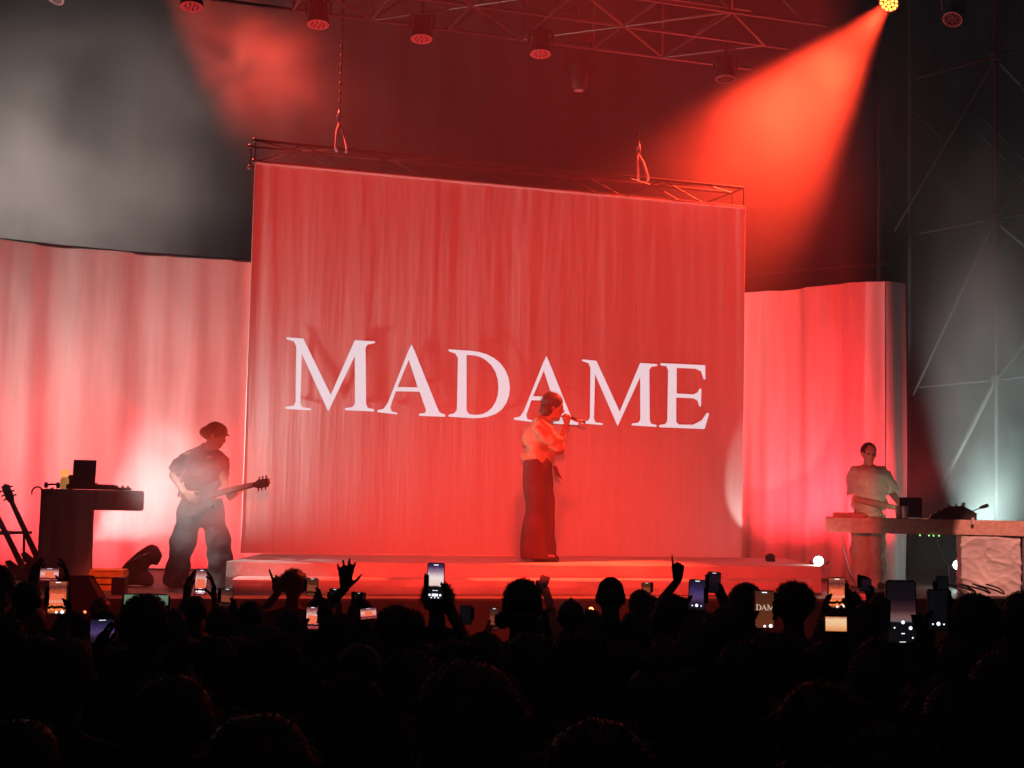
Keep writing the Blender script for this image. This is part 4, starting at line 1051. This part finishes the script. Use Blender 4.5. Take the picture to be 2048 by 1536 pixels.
M['uitext'] = mat('screen_letters', (.7, .6, .5), .5, emit=(.85, .62, .48), estr=.9, var=.02)
M['case'] = mat('phone_case', (.012, .012, .014), .35, var=.2)
M['pv_red'] = mat('preview_red', (.3, .05, .03), .5, emit=(.95, .17, .08), estr=.95, var=.1, vscale=90)
M['pv_dim'] = mat('preview_dim', (.1, .02, .01), .5, emit=(.30, .06, .03), estr=.8, var=.1, vscale=90)
def round_rect(w, h, r, k=4):
    o = []
    for cx_, cz_, a0 in ((w / 2 - r, h / 2 - r, 0), (-w / 2 + r, h / 2 - r, 90), (-w / 2 + r, -h / 2 + r, 180), (w / 2 - r, -h / 2 + r, 270)):
        for i in range(k + 1): a = R(a0 + 90 * i / k); o.append((cx_ + r * math.cos(a), cz_ + r * math.sin(a)))
    return o
def word(root, s, x0, z0, width, hgt, y, m):
    ws = {'M': 398, 'A': 302, 'D': 273, 'E': 223}; tot = sum(ws[c] * .97 for c in s); x = x0; b = B()
    for c in s:
        o_, h_ = GL[c]; xm = min(p[0] for p in o_); zb = max(p[1] for p in o_); zh = zb - min(p[1] for p in o_); pts, tris = glyph_faces(o_, h_)
        b.add([V((x + (px - xm) / tot * width, y, z0 + (zb - pz) / zh * hgt)) for px, pz in pts], tris); x += ws[c] * .97 / tot * width
    part('lettering', b, m, root)
def phone(cx, cy, wpx, hpx, kind, label, ui='', tilt=0, scale_w=None):
    land = wpx > hpx; short = hpx if land else wpx
    Y = F * (scale_w or .076) / short
    C = at(cx, cy, Y); wm, hm = wpx / F * Y, hpx / F * Y
    t = thing('phone', label, 'phone', C, 0, 'phones held up by the audience'); t.rotation_euler = (R(-4), R(tilt), 0)
    part('case', B().prism(round_rect(wm, hm, min(wm, hm) * .12), -.0005, .008), M['case'], t, bevel=.001)
    sw, sh = wm * .91, hm * .94
    me = bpy.data.meshes.new('screen'); me.from_pydata([(-sw / 2, -.0016, -sh / 2), (sw / 2, -.0016, -sh / 2), (sw / 2, -.0016, sh / 2), (-sw / 2, -.0016, sh / 2)], [], [(0, 1, 2, 3)])
    uvl = me.uv_layers.new(name='UVMap')
    for i, uvv in enumerate(((0, 0), (1, 0), (1, 1), (0, 1))): uvl.data[i].uv = (uvv[0] * wm / .16 + cx % 7, uvv[1])
    link('screen', me, SM[kind], t)
    bb = B(); dots = 0
    def dot(x, z, r): bb.add([V((x * wm + r * math.cos(a), -.0024, z * hm + r * math.sin(a))) for a in [i * .6283 for i in range(10)]], [tuple(range(10))])
    def bar(x, z, w_, h_): bb.add([V((x * wm + a * w_ * wm / 2, -.0024, z * hm + c * h_ * hm / 2)) for a, c in ((-1, -1), (1, -1), (1, 1), (-1, 1))], [(0, 1, 2, 3)])
    if kind in ('orange', 'pink', 'brown', 'dim') and 'D' not in ui:
        b3 = B(); x0_, x1_, z0_, z1_ = -wm * .36, wm * .34, -hm * .22, hm * .12
        if land: z0_, z1_ = -hm * .25, hm * .25; x0_, x1_ = -wm * .22, wm * .22
        b3.add([V((x0_, -.0019, z0_)), V((x1_, -.0019, z0_ - .001)), V((x1_, -.0019, z1_ - .003)), V((x0_, -.0019, z1_))], [(0, 1, 2, 3)]); part('preview_backdrop', b3, M['pv_' + ('red' if kind in ('orange', 'pink', 'cream') else 'dim')], t)
        b3 = B(); rr_ = random.Random(cx * 7 + cy)
        for i in range(7): b3.ell((-sw / 2 + sw * (i + .5) / 7, -.0019, -hm * .30 + rr_.uniform(-.02, .03) * hm), (sw * .085, .0003, hm * .05), n=8, m=5)
        part('preview_crowd', b3, M['black'], t)
    if 'i' in ui: bar(0, .44, .26, .022)
    if 'S' in ui: dot(0, -.33, .007); dot(-.26, -.34, .003); dot(.26, -.34, .003)
    if 'P' in ui: bar(0, -.36, .34, .07); dot(-.30, -.36, .005); dot(.30, -.36, .005); bar(0, -.24, .3, .012); dot(-.2, -.43, .003); dot(.0, -.43, .003); dot(.2, -.43, .003)
    if 'b' in ui: dot(.30, -.42, .007); dot(0, -.43, .005)
    if 'U' in ui: dot(.03, -.16, .0045); dot(.27, -.25, .0045); dot(-.25, -.245, .002); bar(.02, -.335, .11, .014); dot(.33, -.40, .002); bar(0, -.465, .2, .008)
    if bb.v: part('camera_buttons', bb, M['ui'], t)
    if 'W' in ui: word(t, 'MADAME', -wm * .40, -hm * .15, wm * .80, hm * .075, -.0022, M['uitext'])
    if 'D' in ui: word(t, 'DAM', -wm * .43, -hm * .02, wm * .92, hm * .15, -.0022, M['uitext'])
    if 'N' in ui:
        b2 = B()
        zc = -hm * .10; k = .0085
        b2.prism([(-.9 * k, zc - k), (-.6 * k, zc - k), (-.6 * k, zc + k), (-.9 * k, zc + k), (-1.3 * k, zc + .6 * k), (-1.2 * k, zc + .4 * k), (-.9 * k, zc + .6 * k)], -.0024, -.0020)
        n = 14
        pts = [(k * (.55 + .65 * math.cos(a)), zc + k * math.sin(a)) for a in [i * 6.283 / n for i in range(n)]]; pi = [(k * (.55 + .38 * math.cos(a)), zc + k * .7 * math.sin(a)) for a in [i * 6.283 / n for i in range(n)]]
        b2.add([V((x, -.0024, z)) for x, z in pts + pi], [(i, (i + 1) % n, n + (i + 1) % n, n + i) for i in range(n)])
        part('lettering', b2, M['ui'], t)
    return C, wm, hm
def holder(ph, sides, label, head_=None, style='short', dx=0, var=0, hair=None):
    C, wm, hm = ph; land = wm > hm; arms = []
    for sg in sides:
        W, fn = (side_hold if (land or len(sides) == 2) else grip)(C, sg, wm, hm)
        arms.append((sg, W, (sg * .55, .15, -1), fn))
    if head_ is None:
        Y = C.y - .40; zt = min(1.74, C.z - hm * .5 + .03)
        d = V((C.x + dx, Y, zt)); wpx = F * HEADW[style] / Y
        # project back to the photograph
        v = CAMROT.to_3x3().inverted() @ (d - V((0, 0, CZ))); px, py = 1024 + F * v.x / -v.z, 768 - F * v.y / -v.z
        head_ = (px, wpx, py)
    return person(head_[0], head_[1], head_[2], style, label, arms, hair, var)

# pointing, open and gesturing hands
def raised(px, py, Y, d, n, curls, spread=6, thumb=(35, 20), s=1):
    W = at(px, py, Y)
    return W, (lambda b, w_, s_, d=d, n=n, curls=curls, spread=spread, thumb=thumb: None), Y
def arm_up(sg, px, py, Y, d, n, curls, spread=6, thumb=(35, 20), sc_=1.0, pole=None):
    W = at(px, py, Y)
    return (sg, W, pole or (sg * .6, .1, -1), lambda b, w_, s_: hand(b, w_, d, n, sg, curls, sc_, spread, thumb))

# people whose heads stand out against the stage
person(1222, 62, 1153, 'bald', 'close-cropped head with both ears showing, below the singer and right of the orange lamp')
C = phone(1085, 1170, 20, 38, 'black', 'dark phone lifted just right of the biggest head under the singer', '', 20)
person(1046, 86, 1153, 'bun', 'person with tied-back hair below the singer, right arm raised with phone', [(1, grip(C[0], 1, C[1], C[2])[0], (.8, .1, -1), grip(C[0], 1, C[1], C[2])[1])])
person(1142, 63, 1197, 'cap', 'person in a flat cap left of the close-cropped head')
person(1281, 52, 1177, 'short', 'short dark hair between the close-cropped head and the pointing finger')
Yp = 7.3
person(1341, 72, 1184, 'short', 'rounded dark head in front of the arm with the pointing finger', var=1)
person(1362, F * .172 / 9.3, 1192, 'short', 'person stretching one arm up with the index finger pointing', [arm_up(-1, 1356, 1160, 9.35, (-.04, .02, 1), (0, -1, 0), (4, 165, 175, 175), 2, (10, 60), .92)], var=2)
person(1491, 72, 1162, 'short', 'rounded dark head left of the brown lit phone', var=2)
person(1588, 88, 1157, 'curly', 'tall curly-haired head right of the brown lit phone')
person(1460, 76, 1204, 'short', 'lower rounded head in front of the row left of the brown lit phone', var=3)
person(1948, 97, 1182, 'short', 'short-haired head below the wrapped table leg at the right', var=1, yaw=12)
person(2048, 92, 1178, 'short', 'head cut by the right edge under the wrapped table leg', var=4)
person(1730, 82, 1203, 'short', 'dark head right of the bright orange phone', var=2, yaw=-15)
person(1572, 124, 1257, 'fluffy', 'big fluffy-haired head right of centre in the third row', var=2)
person(1160, 176, 1250, 'curly', 'very large curly head in the middle foreground', var=3)
person(1062, 112, 1256, 'short', 'rounded head half hidden left of the very large curly head', var=5)
person(970, 92, 1260, 'short', 'small dark head between the two large foreground heads', var=6)
person(940, 222, 1308, 'long', 'largest long-haired head at the bottom centre', var=1)
person(1300, 104, 1300, 'topknot', 'foreground head with a thin hair band right of the very large curly head', var=1)
person(131, 126, 1274, 'bald', 'round bald head in the left foreground with an earring glint')
person(532, 104, 1243, 'fluffy', 'fluffy-haired head left of centre behind the glasses glint', var=1)
person(501, 60, 1199, 'short', 'rounded dark head under the reddish brown phone', var=3)
person(795, 98, 1205, 'curly', 'loose curly head left of the phone with the white shutter bar', var=5)
person(203, 52, 1192, 'short', 'small dark head under the orange crate', var=7)
person(346, 68, 1214, 'short', 'dark head right of the phone showing 10', var=4)
person(-4, 78, 1126, 'bob', 'person cut by the left edge with shoulder-length hair', var=2, yaw=-20)
person(686, 80, 1224, 'short', 'dark head between the open hand and the pink phone', var=6)
person(655, 66, 1236, 'crop', 'cropped head just under the pink phone')
person(1400, 66, 1232, 'short', 'dark head under the violet phone', var=5)
person(1835, 92, 1300, 'crop', 'dark head under the huge dark phone', var=1)
person(1372, 142, 1330, 'curly', 'large dark head right of the head with the hair band', var=6)
person(1640, 196, 1352, 'long', 'large long-haired head in the right foreground', var=3)
person(1890, 190, 1332, 'curly', 'large curly head in the right foreground near the edge', var=7)
person(700, 190, 1336, 'curly', 'large curly head in the left centre foreground', var=8)
person(350, 180, 1340, 'long', 'large long-haired head in the left foreground', var=4)
person(520, 250, 1412, 'bob', 'nearest head at the bottom left of centre', var=4)
person(1200, 240, 1425, 'bob', 'nearest head at the bottom just right of centre', var=5)
person(1770, 270, 1436, 'fluffy', 'nearest head at the bottom right', var=6)
person(30, 220, 1424, 'bob', 'nearest head in the bottom left corner', var=6)
person(2010, 150, 1290, 'short', 'dark head cut by the right edge in the third row', var=8)
person(435, 92, 1268, 'crop', 'cropped dark head in the third row below the two-handed phone', var=3)
person(245, 96, 1290, 'short', 'dark head behind the bald head in the left foreground', var=9)
person(820, 120, 1290, 'short', 'dark head above the left shoulder of the largest long-haired head', var=10)
person(1480, 100, 1276, 'short', 'dark head left of the big fluffy-haired head', var=11)
person(1745, 110, 1292, 'short', 'dark head right of the big fluffy-haired head', var=12)

rf = random.Random(5)
LM = [(40, 'the far left landscape phone'), (115, 'the bright orange left phone'), (250, 'the orange crate'), (330, 'the phone showing 10'), (430, 'the two-handed pink phone'), (535, 'the horned hand'), (690, 'the open raised hand'),
      (871, 'the white shutter bar phone'), (1046, 'the tied-back hair'), (1142, 'the flat cap'), (1222, 'the close-cropped head'), (1352, 'the pointing finger'), (1529, 'the phone reading DAM'), (1674, 'the bright orange right phone'), (1803, 'the huge dark phone'), (1955, 'the wrapped table leg')]
WORD = {'short': 'short-haired', 'crop': 'cropped', 'bob': 'bobbed', 'curly': 'curly', 'long': 'long-haired'}
for k, (lx_, nm) in enumerate(LM):
    for sg in (-1, 1):
        if (k * 2 + sg) % 5 == 0 and k > 2: continue
        st_ = rf.choice(['short', 'short', 'crop', 'bob', 'curly', 'long']); Y_ = rf.uniform(8.4, 9.8)
        person(lx_ + sg * rf.uniform(24, 46), F * HEADW[st_] / Y_, rf.uniform(1212, 1228), st_, f"dim {WORD[st_]} head in the far row, {'left' if sg < 0 else 'right'} of {nm}", var=rf.randrange(40, 44), group='dim heads in the far rows')
for k, (lx_, nm) in enumerate(LM):
    for sg in ((-1, 1) if k % 2 else (1,)):
        st_ = rf.choice(['short', 'short', 'bob', 'curly', 'long']); Y_ = rf.uniform(5.6, 6.6)
        person(lx_ + sg * rf.uniform(20, 50), F * HEADW[st_] / Y_, rf.uniform(1262, 1284), st_, f"black {WORD[st_]} head of the middle rows, below and {'left' if sg < 0 else 'right'} of {nm}", var=rf.randrange(40, 44), group='black heads in the middle rows')
# phones and the people holding them, back rows first
holder(phone(99, 1149, 40, 26, 'pink', 'small landscape phone held in two hands at the far left', 'i'), (-1, 1), 'person at the far left holding a landscape phone in two spread hands', None, 'short', .0, 13)
holder(phone(115, 1195, 38, 67, 'orange', 'bright orange phone at the left with the stage and MADAME on its screen', 'iWb'), (1,), 'person under the bright orange phone at the left', None, 'short', -.06, 14)
holder(phone(402, 1164, 24, 52, 'pink', 'pink lit phone framed by two raised hands near the guitarist', 'iP', 2), (-1, 1), 'person holding a pink lit phone up with both hands below the guitarist', None, 'short', .05, 15)
holder(phone(453, 1195, 27, 37, 'dim', 'reddish brown phone right of the two-handed pink phone', 'i', 4), (1,), 'person under the reddish brown phone below the guitarist', None, 'crop', .04, 4)
holder(phone(624, 1174, 25, 36, 'brown', 'upper dim orange phone right of the curly head with a horned hand', 'i'), (1,), 'person holding up the dim orange phone left of the open hand', None, 'short', .1, 16)
holder(phone(625, 1236, 26, 46, 'pink', 'lower pink red phone under the dim orange one', 'i', 0, .058), (-1,), 'person under the lower pink red phone left of the open hand', None, 'crop', -.08, 5)
holder(phone(291, 1224, 96, 72, 'green', 'big dark phone with a pale green strip and the digits 10', 'N', 0, .16), (-1, 1), 'person behind the dark phone showing 10', (292, 100, 1183), 'short', 0, 17)
holder(phone(205, 1262, 52, 48, 'violet', 'dark landscape phone with a violet glow above the bald head', 'i', -3, .12), (1,), 'person holding the violet glowing phone above the bald head', None, 'short', 0, 18)
holder(phone(35, 1177, 18, 34, 'dim', 'narrow reddish phone seen edge on at the far left', '', 8), (-1,), 'person at the left edge holding a narrow reddish phone', None, 'short', -.05, 19)
holder(phone(669, 1196, 22, 38, 'black', 'dark phone beneath the open raised hand', 'i'), (1,), 'person holding a dark phone beneath the open raised hand', None, 'short', .0, 20)
holder(phone(719, 1201, 25, 32, 'dark', 'dark phone right of the open raised hand', 'i'), (1,), 'person under the dark phone right of the open raised hand', None, 'short', .04, 21)
holder(phone(737, 1227, 34, 22, 'pink', 'small bright landscape phone left of the loose curly head', 'i', -6, .05), (-1,), 'person with a small bright landscape phone left of the loose curly head', None, 'crop', -.05, 6)
holder(phone(871, 1163, 35, 74, 'white', 'tall phone with a bright preview and white shutter bar', 'iP', 1), (1,), 'curly-haired person holding the tall phone with the white shutter bar', (876, 76, 1157), 'curly', 0, 9)
holder(phone(932, 1230, 25, 38, 'black', 'dark phone left of the tied-back hair', ''), (-1,), 'person with a dark phone left of the tied-back hair', None, 'short', -.03, 22)
holder(phone(988, 1238, 20, 46, 'dim', 'narrow dim red phone against the tied-back hair', 'i'), (-1,), 'person with a narrow dim red phone below the tied-back hair', None, 'curly', -.1, 10)
holder(phone(1293, 1178, 20, 26, 'brown', 'small orange brown phone left of the pointing finger', 'i'), (-1,), 'person with a small orange brown phone left of the pointing finger', None, 'short', .0, 23)
holder(phone(1394, 1190, 34, 62, 'violet', 'violet phone right of the pointing finger with a white shutter dot', 'iS', 2), (-1,), 'person holding the violet phone right of the pointing finger', None, 'short', .03, 24)
holder(phone(1428, 1165, 27, 42, 'dark', 'dark phone just above and right of the violet phone', 'i', 2), (1,), 'person reaching up with a dark phone right of the violet one', None, 'short', .12, 25)
holder(phone(1529, 1219, 40, 76, 'brown', 'brown lit phone with large letters DAM across it', 'iDb'), (-1,), 'person holding the brown lit phone with DAM on it', None, 'short', -.06, 26)
holder(phone(1674, 1186, 36, 62, 'orange', 'bright orange phone in the right half with the stage and MADAME on its screen', 'iWb'), (-1,), 'person under the bright orange phone in the right half', None, 'short', -.09, 27)
person(1690, 82, 1174, 'bob', 'bobbed dark head behind the bright orange phone in the right half', var=27)
holder(phone(1672, 1248, 46, 30, 'cream', 'cream bright landscape phone under the bright orange phone at the right', '', 0, .052), (1,), 'person with the cream bright landscape phone', None, 'short', .05, 28)
holder(phone(1731, 1170, 24, 26, 'dark', 'small dark phone before the man at the table', '', 0, .07), (1,), 'person with a small dark phone before the man at the table', None, 'short', .0, 29)
holder(phone(1803, 1224, 61, 126, 'huge', 'huge dark phone in the right half with pale control dots', 'U', -1), (1,), 'person behind the huge dark phone', None, 'short', .02, 30)
holder(phone(1884, 1176, 27, 48, 'black', 'upper dark phone left of the wrapped table leg', '', 1), (1,), 'person holding the upper dark phone left of the wrapped table leg', None, 'short', .05, 31)
holder(phone(1876, 1220, 42, 82, 'black', 'lower dark phone with a white shutter dot, right of the huge phone', 'S', 0), (-1,), 'person with the lower dark phone right of the huge phone', None, 'short', -.04, 32)
holder(phone(1972, 1194, 14, 18, 'black', 'tiny dark phone at the right over the cables', 'i'), (1,), 'person with a tiny dark phone at the right', None, 'crop', .04, 7)
# raised hands
Y1 = 8.0
person(588, 64, 1134, 'curly', 'curly-haired person with two raised fingers showing beside the hair', [arm_up(-1, 556, 1186, F * .225 / 64 + .12, (-.05, .05, 1), (.1, -1, 0), (8, 150, 160, 12), 14, (10, 70), 1.0)], var=11)
person(722, F * .172 / 8.7, 1196, 'short', 'person raising an open hand with spread fingers right of the horned hand', [arm_up(-1, 690, 1178, 8.75, (.03, .02, 1), (0, 1, 0), (2, 2, 4, 6), 11, (50, 5), .95)], var=33)

# small lights in the crowd area
def glow(px, py, Y, r, m, label, name='indicator_lamp'):
    p = at(px, py, Y); t = thing(name, label, 'lamp', p)
    part('bulb', B().ell((0, 0, 0), (r, r * .6, r * 1.25), n=10, m=8), m, t, True); part('socket', B().cone((0, .0, -r * 1.1), (0, 0, -r * 2.6), r * .8, r * .9, 10), M['black'], t)
    part('stem', B().cone((0, 0, -r * 2.5), (0, 0, max(-p.z, -1.3) + (.0 if p.z < 1.3 else 0)), .006, .006, 6), M['black'], t)
glow(1182, 1221, 11.9, .022, M['orange_led'], 'orange lamp glaring on the pit rail between the flat cap and the close-cropped head')
pointlamp('orange_lamp_light', at(1182, 1221, 11.75), 1.6, (1, .2, .05), .03)
glow(169, 1226, 10.5, .013, M['red_led'], 'tiny red orange light in the dark under the crate')

# ------------------------------------------------------------------ finish the organic meshes
finish()
for o in COPIES: o.data = BODY[0][0].data
for h in HEADS: print('HEAD', h)

# ------------------------------------------------------------------ air
def volume_mat(name, dens, col=(.92, .93, .95), aniso=.25, nscale=None, stretch=(1, 1, 1), lo=.36, hi=.72, seed=0):
    m = bpy.data.materials.new(name); m.use_nodes = True; nt = m.node_tree; N, L = nt.nodes, nt.links
    N.remove(N['Principled BSDF']); v = N.new('ShaderNodeVolumePrincipled'); L.new(v.outputs[0], N['Material Output'].inputs['Volume'])
    v.inputs['Color'].default_value = (*col, 1); v.inputs['Anisotropy'].default_value = aniso; v.inputs['Density'].default_value = dens
    if nscale:
        tc = N.new('ShaderNodeTexCoord'); ln = N.new('ShaderNodeVectorMath'); ln.operation = 'LENGTH'; L.new(tc.outputs['Object'], ln.inputs[0])
        fr = N.new('ShaderNodeMapRange'); fr.interpolation_type = 'SMOOTHSTEP'; fr.inputs[1].default_value = 1; fr.inputs[2].default_value = .15; L.new(ln.outputs['Value'], fr.inputs[0])
        mp = N.new('ShaderNodeMapping'); mp.inputs['Scale'].default_value = stretch; mp.inputs['Location'].default_value = (seed, seed * .7, 0); L.new(tc.outputs['Object'], mp.inputs[0])
        nz = N.new('ShaderNodeTexNoise'); nz.inputs['Scale'].default_value = nscale; nz.inputs['Detail'].default_value = 3; nz.inputs['Distortion'].default_value = .4; L.new(mp.outputs[0], nz.inputs['Vector'])
        nr = N.new('ShaderNodeMapRange'); nr.inputs[1].default_value = lo; nr.inputs[2].default_value = hi; L.new(nz.outputs[0], nr.inputs[0])
        mu = N.new('ShaderNodeMath'); mu.operation = 'MULTIPLY'; L.new(fr.outputs[0], mu.inputs[0]); L.new(nr.outputs[0], mu.inputs[1])
        m2_ = N.new('ShaderNodeMath'); m2_.operation = 'MULTIPLY'; L.new(mu.outputs[0], m2_.inputs[0]); m2_.inputs[1].default_value = dens; L.new(m2_.outputs[0], v.inputs['Density'])
    return m
HZ = B().box((1, 12, 6.0), (38, 38, 14.4))
def volume(name, b, m, loc=None, scale=None):
    me = b.mesh(name); o = bpy.data.objects.new(name, me); COL.objects.link(o); me.materials.append(m); tag(o, kind='stuff')
    if loc is not None: o.location = loc
    if scale is not None: o.scale = scale
    return o
volume('haze', HZ, volume_mat('haze_air', .0085))
def plume(c, scale, dens, ns, seed, stretch=(1, 1, 1), lo=.36, hi=.72):
    return volume('smoke', B().ell((0, 0, 0), 1, n=24, m=14), volume_mat('smoke_plume', dens, (.95, .95, .95), .15, ns, stretch, lo, hi, seed), c, scale)
plume(at(130, 310, 17.2), (2.9, 1.6, 2.4), .18, 2.0, 1.3, lo=.33)
plume(at(392, 965, 13.25), (.95, .42, .80), 3.4, 1.8, 4.1, lo=.30)
plume(at(270, 960, 14.6), (1.1, .5, 1.1), 1.1, 2.0, 3.3, lo=.3)
plume(at(1940, 560, 18.0), (1.4, 1.0, 2.3), .42, 1.7, 2.7, lo=.28)
plume(at(1850, 1010, 17.3), (1.4, .55, 1.5), .5, 1.8, 8.2)
plume(at(270, 760, 15.2), (2.5, .9, 1.9), .42, 2.2, 2.2)
plume(at(1540, 290, 17.8), (2.5, 2.4, 2.3), .15, 1.6, 7.7, lo=.25)
plume(at(1530, 1000, 16.9), (.8, .6, .8), .35, 2.2, 6.1)
plume(at(1960, 800, 17.6), (1.4, 1.1, 2.6), .34, 2.0, 5.5)
plume(at(520, 160, 16.4), (1.5, 1.5, 1.2), .16, 2.2, 9.1)
